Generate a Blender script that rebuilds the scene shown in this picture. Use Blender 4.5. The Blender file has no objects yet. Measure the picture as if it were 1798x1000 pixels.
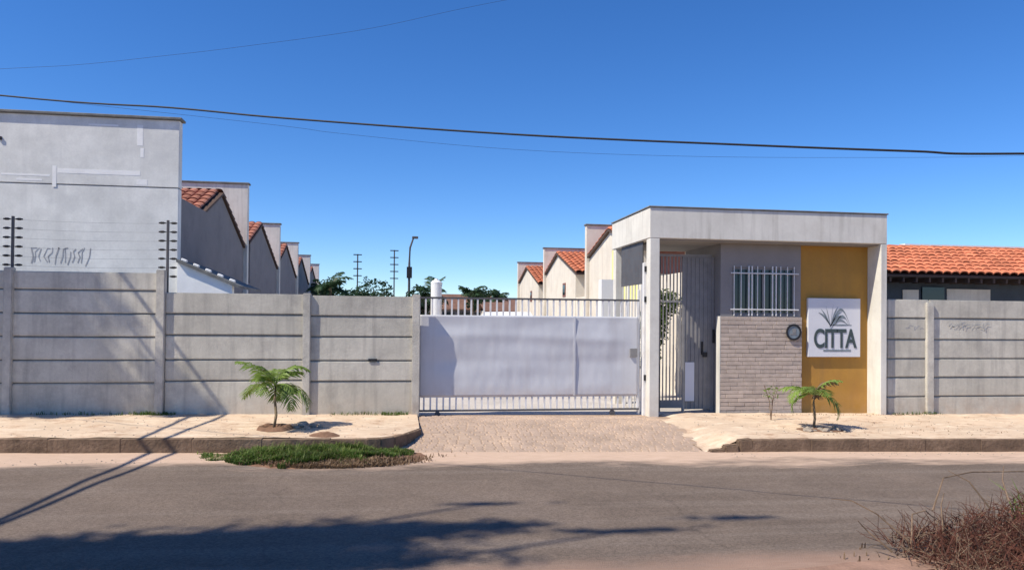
import bpy, bmesh, math, random
from mathutils import Vector, Matrix, noise
random.seed(7)
SC = bpy.context.scene
C = SC.collection
R = math.radians

# ------------------------------------------------------------------ camera, light, exposure
cam_d = bpy.data.cameras.new('camera'); cam = bpy.data.objects.new('camera', cam_d); C.objects.link(cam)
SC.camera = cam
yaw, pitch, roll = R(8.7), R(0.6), R(0.5)
fw = Vector((math.sin(yaw)*math.cos(pitch), math.cos(yaw)*math.cos(pitch), math.sin(pitch)))
r0 = Vector((math.cos(yaw), -math.sin(yaw), 0)); u0 = r0.cross(fw)
rt = math.cos(roll)*r0 + math.sin(roll)*u0; up = -math.sin(roll)*r0 + math.cos(roll)*u0
m = Matrix((rt, up, -fw)).transposed().to_4x4(); m.translation = (0, -14, 1.67)
cam.matrix_world = m
cam_d.sensor_width = 36; cam_d.lens = 36*1300/1798; cam_d.shift_y = 47/1798
cam_d.clip_start = .05; cam_d.clip_end = 3000

SUN = Vector((-1, -.365, 1.33)).normalized()
w = bpy.data.worlds.new('World'); SC.world = w; w.use_nodes = True
nt = w.node_tree; nt.nodes.clear()
sky = nt.nodes.new('ShaderNodeTexSky'); sky.sky_type = 'NISHITA'; sky.sun_disc = False
sky.sun_elevation = math.asin(SUN.z); sky.sun_rotation = math.atan2(SUN.x, SUN.y) % (2*math.pi)
sky.altitude = 1500; sky.air_density = 1.0; sky.dust_density = 0; sky.ozone_density = 7
bg = nt.nodes.new('ShaderNodeBackground'); bg.inputs[1].default_value = .128
wo = nt.nodes.new('ShaderNodeOutputWorld')
hs = nt.nodes.new('ShaderNodeHueSaturation'); hs.inputs['Saturation'].default_value = 1.19; hs.inputs['Hue'].default_value = .507; hs.inputs['Value'].default_value = 1.05      # the deep clear blue of the dry season
nt.links.new(sky.outputs[0], hs.inputs['Color']); nt.links.new(hs.outputs[0], bg.inputs[0]); nt.links.new(bg.outputs[0], wo.inputs[0])
sd = bpy.data.lights.new('sun', 'SUN'); sd.energy = 5.0; sd.angle = R(.53); sd.color = (1, .915, .77)
so = bpy.data.objects.new('sun', sd); C.objects.link(so); so.rotation_euler = SUN.to_track_quat('Z', 'Y').to_euler()
so.location = (-10, -10, 20)
SC.view_settings.view_transform = 'Standard'; SC.view_settings.look = 'None'
SC.view_settings.gamma = 1; SC.view_settings.use_curve_mapping = False
SC.view_settings.exposure = 0.30

# ------------------------------------------------------------------ materials
def M(name, rgb, var=.12, vscale=1.5, rough=.85, bump=.15, bscale=60, stain=None, streak=None, rand=.0, metal=0, spots=None, spec=.3):
    """painted / cast surface: blotches, fine grain, optional stains, drips, per-object change"""
    mt = bpy.data.materials.new(name); mt.use_nodes = True
    n = mt.node_tree.nodes; l = mt.node_tree.links
    b = n['Principled BSDF']; b.inputs['Roughness'].default_value = rough; b.inputs['Metallic'].default_value = metal
    b.inputs['Specular IOR Level'].default_value = spec
    geo = n.new('ShaderNodeNewGeometry')
    def nz(scale, detail=5, vec=None, rg=.6):
        t = n.new('ShaderNodeTexNoise'); t.inputs['Scale'].default_value = scale; t.inputs['Detail'].default_value = detail
        t.inputs['Roughness'].default_value = rg
        l.new(vec or geo.outputs['Position'], t.inputs['Vector']); return t.outputs['Fac']
    def ramp(f, a, c):
        q = n.new('ShaderNodeMapRange'); q.inputs['From Min'].default_value = a; q.inputs['From Max'].default_value = c
        l.new(f, q.inputs['Value']); return q.outputs['Result']
    def mix(f, a, c):
        q = n.new('ShaderNodeMix'); q.data_type = 'RGBA'
        if hasattr(f, 'node'): l.new(f, q.inputs[0])
        else: q.inputs[0].default_value = f
        for s, v in ((q.inputs[6], a), (q.inputs[7], c)):
            if hasattr(v, 'node'): l.new(v, s)
            else: s.default_value = (*v, 1)
        return q.outputs[2]
    k = lambda f: tuple(min(1, max(0, c*f)) for c in rgb)
    col = mix(ramp(nz(vscale), .3, .7), k(1-var), k(1+var))
    g = mix(ramp(nz(vscale*14, 6), .25, .75), (1-var*.8,)*3, (1, 1, 1))
    q = n.new('ShaderNodeMix'); q.data_type = 'RGBA'; q.blend_type = 'MULTIPLY'; q.inputs[0].default_value = 1
    l.new(col, q.inputs[6]); l.new(g, q.inputs[7]); col = q.outputs[2]
    if stain:
        c, amt, sc = stain
        f = ramp(nz(sc, 6, rg=.7), .5, .72)
        mm = n.new('ShaderNodeMath'); mm.operation = 'MULTIPLY'; mm.inputs[1].default_value = amt; l.new(f, mm.inputs[0])
        col = mix(mm.outputs[0], col, c)
    if streak:
        c, amt, sc = streak
        mp = n.new('ShaderNodeMapping'); mp.inputs['Scale'].default_value = (1, 1, .08); l.new(geo.outputs['Position'], mp.inputs['Vector'])
        f = ramp(nz(sc, 4, mp.outputs[0]), .5, .75)
        mm = n.new('ShaderNodeMath'); mm.operation = 'MULTIPLY'; mm.inputs[1].default_value = amt; l.new(f, mm.inputs[0])
        col = mix(mm.outputs[0], col, c)
    if spots:
        c, amt, sc, z0, z1 = spots          # splashed dirt near the foot (a real stain band)
        sx = n.new('ShaderNodeSeparateXYZ'); l.new(geo.outputs['Position'], sx.inputs[0])
        f = ramp(sx.outputs['Z'], z1, z0)
        mm = n.new('ShaderNodeMath'); mm.operation = 'MULTIPLY'; l.new(f, mm.inputs[0]); l.new(ramp(nz(sc), .3, .65), mm.inputs[1])
        m2 = n.new('ShaderNodeMath'); m2.operation = 'MULTIPLY'; m2.inputs[1].default_value = amt; l.new(mm.outputs[0], m2.inputs[0])
        col = mix(m2.outputs[0], col, c)
    if rand:
        oi = n.new('ShaderNodeObjectInfo'); hs = n.new('ShaderNodeHueSaturation')
        mr = n.new('ShaderNodeMapRange'); mr.inputs['To Min'].default_value = 1-rand; mr.inputs['To Max'].default_value = 1+rand
        l.new(oi.outputs['Random'], mr.inputs['Value']); l.new(mr.outputs[0], hs.inputs['Value']); l.new(col, hs.inputs['Color'])
        col = hs.outputs[0]
    l.new(col, b.inputs['Base Color'])
    if bump:
        bp = n.new('ShaderNodeBump'); bp.inputs['Strength'].default_value = bump; bp.inputs['Distance'].default_value = .02
        l.new(nz(bscale, 6), bp.inputs['Height']); l.new(bp.outputs[0], b.inputs['Normal'])
    mt['b'] = 0
    return mt

def leafmat(name, rgb, var=.35, trans=.35):
    mt = M(name, rgb, var, 2.5, .5, 0, rand=.1)
    n = mt.node_tree.nodes; l = mt.node_tree.links; b = n['Principled BSDF']
    src = b.inputs['Base Color'].links[0].from_socket
    tr = n.new('ShaderNodeBsdfTranslucent'); l.new(src, tr.inputs[0])
    mx = n.new('ShaderNodeMixShader'); mx.inputs[0].default_value = trans
    l.new(b.outputs[0], mx.inputs[1]); l.new(tr.outputs[0], mx.inputs[2]); l.new(mx.outputs[0], n['Material Output'].inputs[0])
    return mt

M_scrib = M('faded_spray_paint', (.40, .40, .41), .2, 6, .8, .05, 40)
M_conc = M('precast_concrete', (.575, .545, .47), .16, 1.3, .9, .3, 45, stain=((.30, .28, .255), .55, 2.2), streak=((.26, .245, .225), .55, 6), rand=.09, spots=((.42, .27, .17), .45, 4, -.25, .3))
M_post = M('cast_post_concrete', (.57, .54, .475), .18, 3, .9, .35, 40, stain=((.25, .24, .22), .5, 4), streak=((.3, .29, .27), .4, 9), spots=((.33, .22, .15), .5, 5, -.25, .35))
M_white = M('weathered_white_paint', (.70, .68, .62), .09, 1.2, .8, .15, 50, stain=((.52, .49, .43), .5, 1.8), streak=((.38, .36, .32), .5, 7), spots=((.52, .38, .26), .45, 5, -.25, .35))
M_bigwall = M('limewashed_render', (.80, .80, .76), .13, 1.6, .9, .12, 9, stain=((.55, .56, .55), .6, 1.1), streak=((.60, .60, .58), .6, 3))
M_patch = M('fresh_white_paint', (.9, .9, .88), .05, 3, .8, .2, 30)
M_cap = M('mossy_coping', (.20, .20, .19), .3, 3, .9, .4, 30)
M_cream = M('cream_render', (.72, .66, .56), .09, 1.5, .85, .15, 40, stain=((.55, .46, .36), .5, 1.0), streak=((.45, .38, .32), .45, 4))
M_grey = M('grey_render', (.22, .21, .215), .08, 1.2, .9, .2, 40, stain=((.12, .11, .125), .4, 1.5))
M_yellow = M('ochre_paint', (.44, .235, .05), .09, 1.5, .75, .12, 50, stain=((.36, .18, .05), .55, 2.2), streak=((.30, .17, .06), .45, 6), spots=((.5, .3, .16), .4, 5, -.25, .3))
M_slate = M('eave_shade_slate', (.07, .085, .10), .15, 2, .85, .1, 40)  # shade under the eaves put into the wall colour
M_palyellow = M('pale_yellow_paint', (.80, .74, .30), .06, 1.5, .8, .1, 50)
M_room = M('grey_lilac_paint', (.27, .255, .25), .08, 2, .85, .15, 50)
M_brick = M('sawn_stone', (.50, .415, .355), .13, 8, .9, .4, 70, rand=.10)
M_mortar = M('grey_mortar', (.36, .305, .265), .15, 8, .95, .3, 80)
M_tile = M('terracotta_tile', (.60, .20, .10), .25, 3, .85, .3, 50, stain=((.28, .12, .08), .5, 4), rand=.22)
M_farroof = M('dull_brown_roof', (.20, .11, .08), .3, 2, .9, .3, 20)
M_tiled = M('aged_terracotta', (.42, .17, .11), .25, 3, .85, .3, 50, stain=((.2, .1, .08), .5, 4), rand=.2)
M_wood = M('dark_rafter_wood', (.10, .065, .05), .2, 5, .8, .2, 40)
M_shutter = M('brown_shutter_paint', (.24, .10, .08), .2, 5, .6, .1, 40)
M_black = M('black_paint', (.025, .025, .028), .2, 6, .5, .05, 60)
M_darkmetal = M('dark_painted_steel', (.10, .10, .105), .15, 5, .5, .05, 60, stain=((.2, .1, .06), .3, 9))
M_gmetal = M('grey_painted_steel', (.25, .245, .245), .12, 5, .5, .05, 60)
M_wmetal = M('white_painted_steel', (.72, .72, .72), .06, 5, .45, .04, 60, stain=((.5, .38, .28), .35, 9))
M_sheet = M('galvanised_sheet_paint', (.58, .59, .62), .05, .9, .42, .0, 3, stain=((.47, .48, .52), .5, 1.1), streak=((.44, .42, .42), .4, 5), spots=((.50, .36, .26), .5, 6, .05, .45), spec=.5)
M_ceram = M('insulator_plastic', (.03, .03, .03), .1, 6, .4, 0)
M_glass = M('dark_window_glass', (.02, .035, .04), .1, 3, .08, 0, spec=.6)
M_sign = M('sign_white', (.66, .67, .71), .03, 3, .4, 0)
M_ink = M('sign_dark_green', (.06, .085, .09), .2, 8, .5, 0)
M_ink2 = M('sign_slate', (.20, .24, .27), .2, 8, .5, 0)
M_rub = M('black_cable_rubber', (.02, .02, .022), .1, 6, .6, 0)
M_kerb = M('dirty_kerb_concrete', (.20, .135, .09), .35, 3, .95, .8, 22, stain=((.36, .25, .17), .6, 2.5), rand=.04)
M_bark = M('bark', (.16, .12, .09), .3, 8, .95, .6, 30)
M_palmstem = M('young_palm_stem', (.22, .17, .11), .3, 15, .9, .4, 40)
M_soil = M('dug_soil', (.22, .125, .08), .3, 8, .95, .6, 30)
M_stone = M('rubble_stone', (.40, .34, .28), .25, 8, .95, .5, 30, rand=.2)
M_palmleaf = leafmat('palm_leaf', (.22, .32, .07))
M_farleaf = leafmat('far_dark_foliage', (.035, .075, .035))
M_farpalm = leafmat('far_palm_foliage', (.05, .10, .045))
M_grass = leafmat('verge_grass', (.10, .17, .035), .6, .45)
M_grass2 = leafmat('yellowing_grass', (.20, .26, .06), .5, .45)
M_drygrass = leafmat('straw', (.30, .20, .12), .4)
M_twig = M('red_brown_twigs', (.11, .042, .028), .5, 12, .9, 0)
M_drytwig = M('grey_brown_twigs', (.22, .15, .10), .4, 12, .9, 0)
M_dryleaf = leafmat('withered_red_leaf', (.16, .06, .035), .5, .2)
M_cobble = M('cobble_stone', (.42, .315, .245), .16, 2.5, .92, .4, 50, stain=((.56, .41, .29), .8, 1.3))
M_tank = M('white_tank_paint', (.80, .80, .78), .03, 2, .6, .02)
M_van = M('white_car_paint', (.7, .71, .72), .03, 2, .25, 0, spec=.6)
M_tyre = M('tyre_rubber', (.02, .02, .02), .1, 5, .9, 0)

# ------------------------------------------------------------------ builders
class MB:
    def __init__(s): s.v = []; s.f = []
    def box(s, x0, x1, y0, y1, z0, z1):
        b = len(s.v)
        s.v += [(x0,y0,z0),(x1,y0,z0),(x1,y1,z0),(x0,y1,z0),(x0,y0,z1),(x1,y0,z1),(x1,y1,z1),(x0,y1,z1)]
        s.f += [tuple(b+i for i in q) for q in ((0,3,2,1),(4,5,6,7),(0,1,5,4),(1,2,6,5),(2,3,7,6),(3,0,4,7))]
        return s
    def prism(s, poly, axis, a, b):
        """poly: 2D points (ccw seen from +axis), extruded a..b along axis"""
        k = len(s.v); n = len(poly)
        def P(p, t): return (t, p[0], p[1]) if axis == 'x' else ((p[0], t, p[1]) if axis == 'y' else (p[0], p[1], t))
        s.v += [P(p, a) for p in poly] + [P(p, b) for p in poly]
        s.f += [tuple(range(k+n-1, k-1, -1)), tuple(range(k+n, k+2*n))]
        s.f += [(k+i, k+(i+1) % n, k+n+(i+1) % n, k+n+i) for i in range(n)]
        return s
    def tube(s, pts, r, n=6, cap=True):
        pts = [Vector(p) for p in pts]; rr = r if isinstance(r, (list, tuple)) else [r]*len(pts)
        k = len(s.v)
        for i, p in enumerate(pts):
            d = (pts[min(i+1, len(pts)-1)] - pts[max(i-1, 0)]).normalized()
            a = d.cross(Vector((0, 0, 1)));  a = a.normalized() if a.length > .05 else Vector((1, 0, 0)); b = d.cross(a)
            s.v += [tuple(p + rr[i]*(math.cos(2*math.pi*j/n)*a + math.sin(2*math.pi*j/n)*b)) for j in range(n)]
        for i in range(len(pts)-1):
            s.f += [(k+i*n+j, k+i*n+(j+1) % n, k+(i+1)*n+(j+1) % n, k+(i+1)*n+j) for j in range(n)]
        if cap: s.f += [tuple(k+j for j in range(n))[::-1], tuple(k+(len(pts)-1)*n+j for j in range(n))]
        return s
    def quad(s, *p):
        k = len(s.v); s.v += [tuple(q) for q in p]; s.f.append(tuple(range(k, k+len(p)))); return s
    def build(s, name, mat, parent=None, smooth=False, bevel=0, seg=1):
        me = bpy.data.meshes.new(name); me.from_pydata(s.v, [], s.f); me.update()
        if bevel == 0 or True:
            bm = bmesh.new(); bm.from_mesh(me)
            if len(bm.faces) < 20000: bmesh.ops.recalc_face_normals(bm, faces=bm.faces) if not getattr(s, 'open', False) else None
            if bevel: bmesh.ops.bevel(bm, geom=list(bm.edges), offset=bevel, segments=seg, affect='EDGES', clamp_overlap=True)
            bm.to_mesh(me); bm.free()
        if smooth: me.polygons.foreach_set('use_smooth', [True]*len(me.polygons))
        me.materials.append(mat)
        o = bpy.data.objects.new(name, me); C.objects.link(o)
        if parent: o.parent = parent
        return o

def place(o, loc, rz=0, sc=None):
    o.location = loc; o.rotation_euler = (0, 0, rz)
    if sc: o.scale = (sc,)*3 if isinstance(sc, (int, float)) else sc
    return o
def thing(name, label, cat, loc=(0, 0, 0), group=None):
    o = bpy.data.objects.new(name, None); C.objects.link(o); o.location = loc; o.empty_display_size = .2
    return tag(o, label, cat, group)
def tag(o, label, cat, group=None, kind=None):
    o['label'] = label; o['category'] = cat
    if group: o['group'] = group
    if kind: o['kind'] = kind
    return o
def struct(o): o['kind'] = 'structure'; return o
def copy_part(o, parent, loc, rot=(0, 0, 0), sc=None):
    c = o.copy(); C.objects.link(c); c.parent = parent; c.location = loc; c.rotation_euler = rot
    if sc: c.scale = sc
    return c
def U(a, b): return random.uniform(a, b)

def G(x):                                 # the street falls slightly to the right
    return -.11 - .0105*max(-16, min(18, x))
def KY(x): return -2.57 - .036*x          # kerb line

# ------------------------------------------------------------------ ground, road, pavements
mb = MB(); mb.quad((-900, -900, -.62), (900, -900, -.62), (900, 1500, -.62), (-900, 1500, -.62))
M_earth = M('dry_earth', (.33, .24, .17), .2, .5, .95, .3, 8)
struct(mb.build('ground', M_earth))

def sheet(name, mat, xs, yf, zf, ny, kind='structure'):
    """grid sheet; yf(x)->(y0,y1), zf(x,y)->z"""
    v, f = [], []
    for i, x in enumerate(xs):
        a, b = yf(x)
        for j in range(ny+1):
            y = a + (b-a)*j/ny; v.append((x, y, zf(x, y)))
    for i in range(len(xs)-1):
        for j in range(ny):
            k = i*(ny+1)+j; f.append((k, k+ny+1, k+ny+2, k+1))
    me = bpy.data.meshes.new(name); me.from_pydata(v, [], f); me.materials.append(mat)
    me.polygons.foreach_set('use_smooth', [True]*len(me.polygons))
    o = bpy.data.objects.new(name, me); C.objects.link(o); o['kind'] = kind; return o
def rng(a, b, s):
    n = max(1, round((b-a)/s)); return [a+(b-a)*i/n for i in range(n+1)]

# road material: worn asphalt, sand drifts by both edges (real sand lying there)
def road_mat():
    mt = M('worn_asphalt', (.162, .124, .098), .16, .8, .9, .6, 90, stain=((.19, .15, .125), .5, .7))
    n = mt.node_tree.nodes; l = mt.node_tree.links; b = n['Principled BSDF']
    src = b.inputs['Base Color'].links[0].from_socket
    geo = n.new('ShaderNodeNewGeometry'); sx = n.new('ShaderNodeSeparateXYZ'); l.new(geo.outputs['Position'], sx.inputs[0])
    def math_(op, a, b_):
        q = n.new('ShaderNodeMath'); q.operation = op
        for i, v in enumerate((a, b_)):
            if hasattr(v, 'node'): l.new(v, q.inputs[i])
            else: q.inputs[i].default_value = v
        return q.outputs[0]
    mp = n.new('ShaderNodeMapping'); mp.inputs['Scale'].default_value = (.55, 1.6, 1); l.new(geo.outputs['Position'], mp.inputs['Vector'])
    tn = n.new('ShaderNodeTexNoise'); tn.inputs['Scale'].default_value = 1.1; tn.inputs['Detail'].default_value = 7; l.new(mp.outputs[0], tn.inputs['Vector'])
    fine = n.new('ShaderNodeTexNoise'); fine.inputs['Scale'].default_value = 16; fine.inputs['Detail'].default_value = 6
    mp2 = n.new('ShaderNodeMapping'); mp2.inputs['Scale'].default_value = (.25, 1.6, 1); l.new(geo.outputs['Position'], mp2.inputs['Vector']); l.new(mp2.outputs[0], fine.inputs['Vector'])
    yk = math_('ADD', sx.outputs['Y'], math_('MULTIPLY', sx.outputs['X'], .02))
    wob = math_('ADD', math_('MULTIPLY', math_('SUBTRACT', tn.outputs['Fac'], .5), 1.6), math_('MULTIPLY', math_('SUBTRACT', fine.outputs['Fac'], .5), .5))
    e1 = n.new('ShaderNodeMapRange'); e1.inputs['From Min'].default_value = -3.72; e1.inputs['From Max'].default_value = -3.25; l.new(math_('ADD', yk, wob), e1.inputs['Value'])
    e2 = n.new('ShaderNodeMapRange'); e2.inputs['From Min'].default_value = -7.7; e2.inputs['From Max'].default_value = -8.15; l.new(math_('ADD', sx.outputs['Y'], math_('MULTIPLY', wob, .6)), e2.inputs['Value'])
    def mix(f, a, c):
        q = n.new('ShaderNodeMix'); q.data_type = 'RGBA'; l.new(f, q.inputs[0])
        for s_, v in ((q.inputs[6], a), (q.inputs[7], c)):
            if hasattr(v, 'node'): l.new(v, s_)
            else: s_.default_value = (*v, 1)
        return q.outputs[2]
    sand = mix(fine.outputs['Fac'], (.44, .31, .22), (.66, .49, .38))
    sand2 = mix(fine.outputs['Fac'], (.24, .15, .105), (.38, .26, .20))
    # pale scuffs and darker bands running along the road
    mp3 = n.new('ShaderNodeMapping'); mp3.inputs['Scale'].default_value = (.12, 2.2, 1); l.new(geo.outputs['Position'], mp3.inputs['Vector'])
    bn = n.new('ShaderNodeTexNoise'); bn.inputs['Scale'].default_value = 1.5; bn.inputs['Detail'].default_value = 6; l.new(mp3.outputs[0], bn.inputs['Vector'])
    br = n.new('ShaderNodeMapRange'); br.inputs['From Min'].default_value = .5; br.inputs['From Max'].default_value = .72; br.inputs['To Max'].default_value = .5; l.new(bn.outputs['Fac'], br.inputs['Value'])
    agg = n.new('ShaderNodeTexVoronoi'); agg.inputs['Scale'].default_value = 55; l.new(geo.outputs['Position'], agg.inputs['Vector'])
    sepc = n.new('ShaderNodeSeparateColor'); l.new(agg.outputs['Color'], sepc.inputs[0])
    ag = n.new('ShaderNodeMapRange'); ag.inputs['To Min'].default_value = .80; ag.inputs['To Max'].default_value = 1.22; l.new(sepc.outputs[0], ag.inputs['Value'])
    wv = n.new('ShaderNodeTexNoise'); wv.inputs['Scale'].default_value = 2.2; wv.inputs['Detail'].default_value = 5; l.new(geo.outputs['Position'], wv.inputs['Vector'])
    wm = n.new('ShaderNodeVectorMath'); wm.operation = 'MULTIPLY_ADD'; wm.inputs[1].default_value = (.5, .5, .5); l.new(wv.outputs['Color'], wm.inputs[0]); l.new(geo.outputs['Position'], wm.inputs[2])
    cr_ = n.new('ShaderNodeTexVoronoi'); cr_.feature = 'DISTANCE_TO_EDGE'; cr_.inputs['Scale'].default_value = .16; l.new(wm.outputs[0], cr_.inputs['Vector'])
    ck = n.new('ShaderNodeMapRange'); ck.inputs['From Min'].default_value = .0012; ck.inputs['From Max'].default_value = .0035; ck.inputs['To Min'].default_value = .88; ck.inputs['To Max'].default_value = 1; l.new(cr_.outputs['Distance'], ck.inputs['Value'])
    c = mix(br.outputs[0], src, (.215, .175, .145))
    hv = n.new('ShaderNodeHueSaturation'); l.new(math_('MULTIPLY', ag.outputs[0], ck.outputs[0]), hv.inputs['Value']); l.new(c, hv.inputs['Color']); c = hv.outputs[0]; c = mix(e1.outputs[0], c, sand); c = mix(e2.outputs[0], c, sand2)
    l.new(c, b.inputs['Base Color']); return mt
def nzv(x, y, s, a): return a*noise.noise(Vector((x*s, y*s, 3.1)))
struct(sheet('road', road_mat(), rng(-40, 40, .1), lambda x: (-8.3, KY(x)+.05),
             lambda x, y: G(x)-.26 + nzv(x, y, 1.2, .012) + nzv(x, y, 6, .004) - .01*max(0, -4.0-y)*0, 40))
M_verge = M('red_dirt_verge', (.34, .21, .15), .3, 2.5, .95, .6, 25, stain=((.2, .13, .09), .6, 3))
struct(sheet('verge', M_verge, rng(-30, 30, .2), lambda x: (-40, -8.2+.12*math.sin(x*1.7)),
             lambda x, y: G(x)-.25 + nzv(x, y, 2.5, .03) + (.02 if y > -8.5 else .03), 60))

def walk_mat():
    mt = M('dusty_pavement_concrete', (.62, .48, .35), .13, 1.6, .93, .5, 28, stain=((.34, .21, .135), .95, 3.2))
    n = mt.node_tree.nodes; l = mt.node_tree.links; b = n['Principled BSDF']
    src = b.inputs['Base Color'].links[0].from_socket
    geo = n.new('ShaderNodeNewGeometry'); mp = n.new('ShaderNodeMapping'); mp.inputs['Scale'].default_value = (.6, 1.5, 1); l.new(geo.outputs['Position'], mp.inputs['Vector'])
    t = n.new('ShaderNodeTexNoise'); t.inputs['Scale'].default_value = 3.5; t.inputs['Detail'].default_value = 8; t.inputs['Roughness'].default_value = .7; l.new(mp.outputs[0], t.inputs['Vector'])
    r = n.new('ShaderNodeMapRange'); r.inputs['From Min'].default_value = .52; r.inputs['From Max'].default_value = .66; r.inputs['To Max'].default_value = .75; l.new(t.outputs['Fac'], r.inputs['Value'])
    q = n.new('ShaderNodeMix'); q.data_type = 'RGBA'; l.new(r.outputs[0], q.inputs[0]); l.new(src, q.inputs[6]); q.inputs[7].default_value = (.72, .60, .46, 1)
    l.new(q.outputs[2], b.inputs['Base Color']); return mt
M_walk = walk_mat()
def drivez(x, y):
    t = min(1, max(0, (-y-.7)/1.95)); t = t*t*(3-2*t); return G(x) - .035 - .232*t
def walkz(x, y):
    t = min(1, max(0, -y/2.6)); return G(x) - .06*t + nzv(x, y, 1.5, .016) + nzv(x, y, 5, .007) + nzv(x, y, 14, .003)
def walkzR(x, y):
    t = min(1, max(0, (x-4.9)/.74)); t = t*t*(3-2*t); return (1-t)*(drivez(x, y)-.016+nzv(x, y, 2.2, .05)+nzv(x, y, 7, .015)) + t*walkz(x, y)
def flareL(x):                              # front edge of the left pavement, swinging back at the drive
    k = KY(x)+.11
    if x < -.45: return k
    t = (x+.45)/.83; return k + (t**2.2)*1.0
struct(sheet('pavement', M_walk, rng(-40, -8, 1)[:-1]+rng(-8, .36, .06), lambda x: (flareL(x), .16), walkz, 50))
def flareR(x): return KY(x)+.11
struct(sheet('pavement', M_walk, rng(4.9, 16, .06)+rng(16, 40, 1)[1:], lambda x: (flareR(x), .16), walkzR, 50))
M_drivebase = M('sandy_joint', (.40, .29, .21), .2, 3, .95, .4, 40)
struct(sheet('driveway', M_drivebase, rng(-.9, 5.9, .1), lambda x: (-2.82 - .036*x, .3), lambda x, y: drivez(x, y)-.012, 30))
# cobbles of the driveway
mb = MB(); mb.open = True
rows = 27
for j in range(rows):
    y0 = -2.78 + j*.108; x = -.8 + U(0, .1)
    while x < 5.45:
        wd = U(.11, .21); g = .007
        a, b2, c, d = x+g, x+wd-g, y0+g+U(-.006, .006), y0+.108-g+U(-.006, .006)
        inside = not (y0 > -2.78 and x < .36 and y0 > flareL(x)-.05 and x > -.9) and not (x > 4.9 and y0 > flareR(x)-.05) and y0-.036*x*0 > -2.9
        if x < -.45: inside = y0 < KY(x) - .0
        if inside:
            yy = -.036*x
            k = len(mb.v); hh = U(-.002, .003); ins = U(.012, .02); e = lambda: U(-.006, .006)
            base = [(a, c), (b2, c), (b2, d), (a, d)]
            top = [(a+ins+e(), c+ins), (b2-ins+e(), c+ins), (b2-ins+e(), d-ins), (a+ins+e(), d-ins)]
            mb.v += [(px, py+yy, drivez(px, py+yy)-.014) for px, py in base] + [(px, py+yy, drivez(px, py+yy)-.003+hh) for px, py in top]
            mb.f += [(k, k+1, k+5, k+4), (k+1, k+2, k+6, k+5), (k+2, k+3, k+7, k+6), (k+3, k, k+4, k+7), (k+4, k+5, k+6, k+7)]
        x += wd
o = mb.build('cobbles', M_cobble, smooth=False); tag(o, 'worn pinkish cobbles paving the sloping driveway before the gate', 'cobbles', kind='stuff')
# yard inside the compound
M_yard = M('yard_concrete', (.50, .46, .42), .12, 1, .9, .3, 20)
struct(sheet('yard', M_yard, rng(-14, 20, 1), lambda x: (.14, 70), lambda x, y: G(x)-.055, 10))

# kerbs
kb = thing('kerb', 'brown dirty concrete kerb on the left ending in a curve at the driveway', 'kerb')
proto = None
x = -11.0
while x < -.5:
    ln = min(1.0, -.45-x)
    if ln < .1: break
    m_ = MB(); z0 = -.34; zt = -.062+U(-.002, .002)
    m_.box(0, ln+.0, 0, .12, z0, zt)
    o = m_.build('kerb_stone', M_kerb, kb, bevel=.006, seg=1)
    o.location = (x, KY(x)+U(-.004, .004), G(x)); o.rotation_euler = (0, R(.6)*0, math.atan(-.036)+U(-.006, .006)); x += 1.0
xs = [-.45, -.24, -.03, .17, .34, .40]
for i in range(5):
    a, b_ = xs[i], xs[i+1]; ya = flareL(a)-.11; yb = flareL(b_)-.11
    L_ = math.hypot(b_-a, yb-ya)
    m_ = MB().box(0, L_-.008, 0, .11, -.3, -.05+.012*i*0)
    o = m_.build('kerb_stone', M_kerb, kb, bevel=.01, seg=1); o.location = (a, ya, G(a)); o.rotation_euler = (0, 0, math.atan2(yb-ya, b_-a))
kb2 = thing('kerb', 'brown concrete kerb on the right below the small palm with rubble', 'kerb')
x = 5.66
while x < 15:
    m_ = MB().box(0, 1.0, 0, .12, -.34, -.062+U(-.002, .002))
    o = m_.build('kerb_stone', M_kerb, kb2, bevel=.006, seg=1); o.location = (x, KY(x)+U(-.008, .008), G(x)); o.rotation_euler = (0, 0, math.atan(-.036)+U(-.006, .006)); x += 1.0
for k in range(3):
    x = 4.93+.245*k; zt = max(drivez(x, KY(x))+.02, walkzR(x+.12, KY(x)+.15)-.004)-G(x)
    o = MB().box(0, .24, 0, .16, -.36, zt).build('kerb_stone', M_kerb, kb2, bevel=.02, seg=2); o.location = (x, KY(x)-.005, G(x)); o.rotation_euler = (0, -.1, -.036)

# ------------------------------------------------------------------ precast walls
def wall(name, label, posts, joints, xa, xb, top_dirty=False, ztopoff=0):
    """posts: list of post left edges; joints: panel boundaries bottom..top"""
    t = thing(name, label, 'wall', (xa, 0, G(xa)))
    wz = t.location.copy()
    def loc(o, p): o.location = Vector(p)-wz
    for px, pw, ph in posts:
        o = MB().box(0, pw, -.06, .08, -.4, ph).build('post', M_post, t, bevel=.012, seg=2); loc(o, (px+U(-.004, .004), 0, 0)); o.rotation_euler = (U(-.004, .004), U(-.004, .004), 0)
    o = MB().box(xa, xb, .030, .040, joints[0], joints[-1]-.02).build('joint_mortar', M_cap, t); loc(o, (0, 0, 0))
    edges = [xa]+[p[0]+p[1]/2 for p in posts if xa < p[0] < xb]+[xb]
    edges = sorted(set(edges))
    for i in range(len(edges)-1):
        a, b_ = edges[i], edges[i+1]
        if b_-a < .25: continue
        dz = U(-.012, .012)
        for j in range(len(joints)-1):
            h = joints[j+1]-joints[j]
            m_ = MB()
            # ribbed precast panel: a shallow tray face with chamfered edges
            m_.box(0, b_-a-.004, 0, .045, .011, h-.011)
            o = m_.build('panel', M_conc, t, bevel=.016, seg=2)
            loc(o, (a+.002, U(-.006, .006), joints[j]+dz)); o.rotation_euler = (U(-.008, .008), U(-.0012, .0012), U(-.001, .001))
    return t
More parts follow.
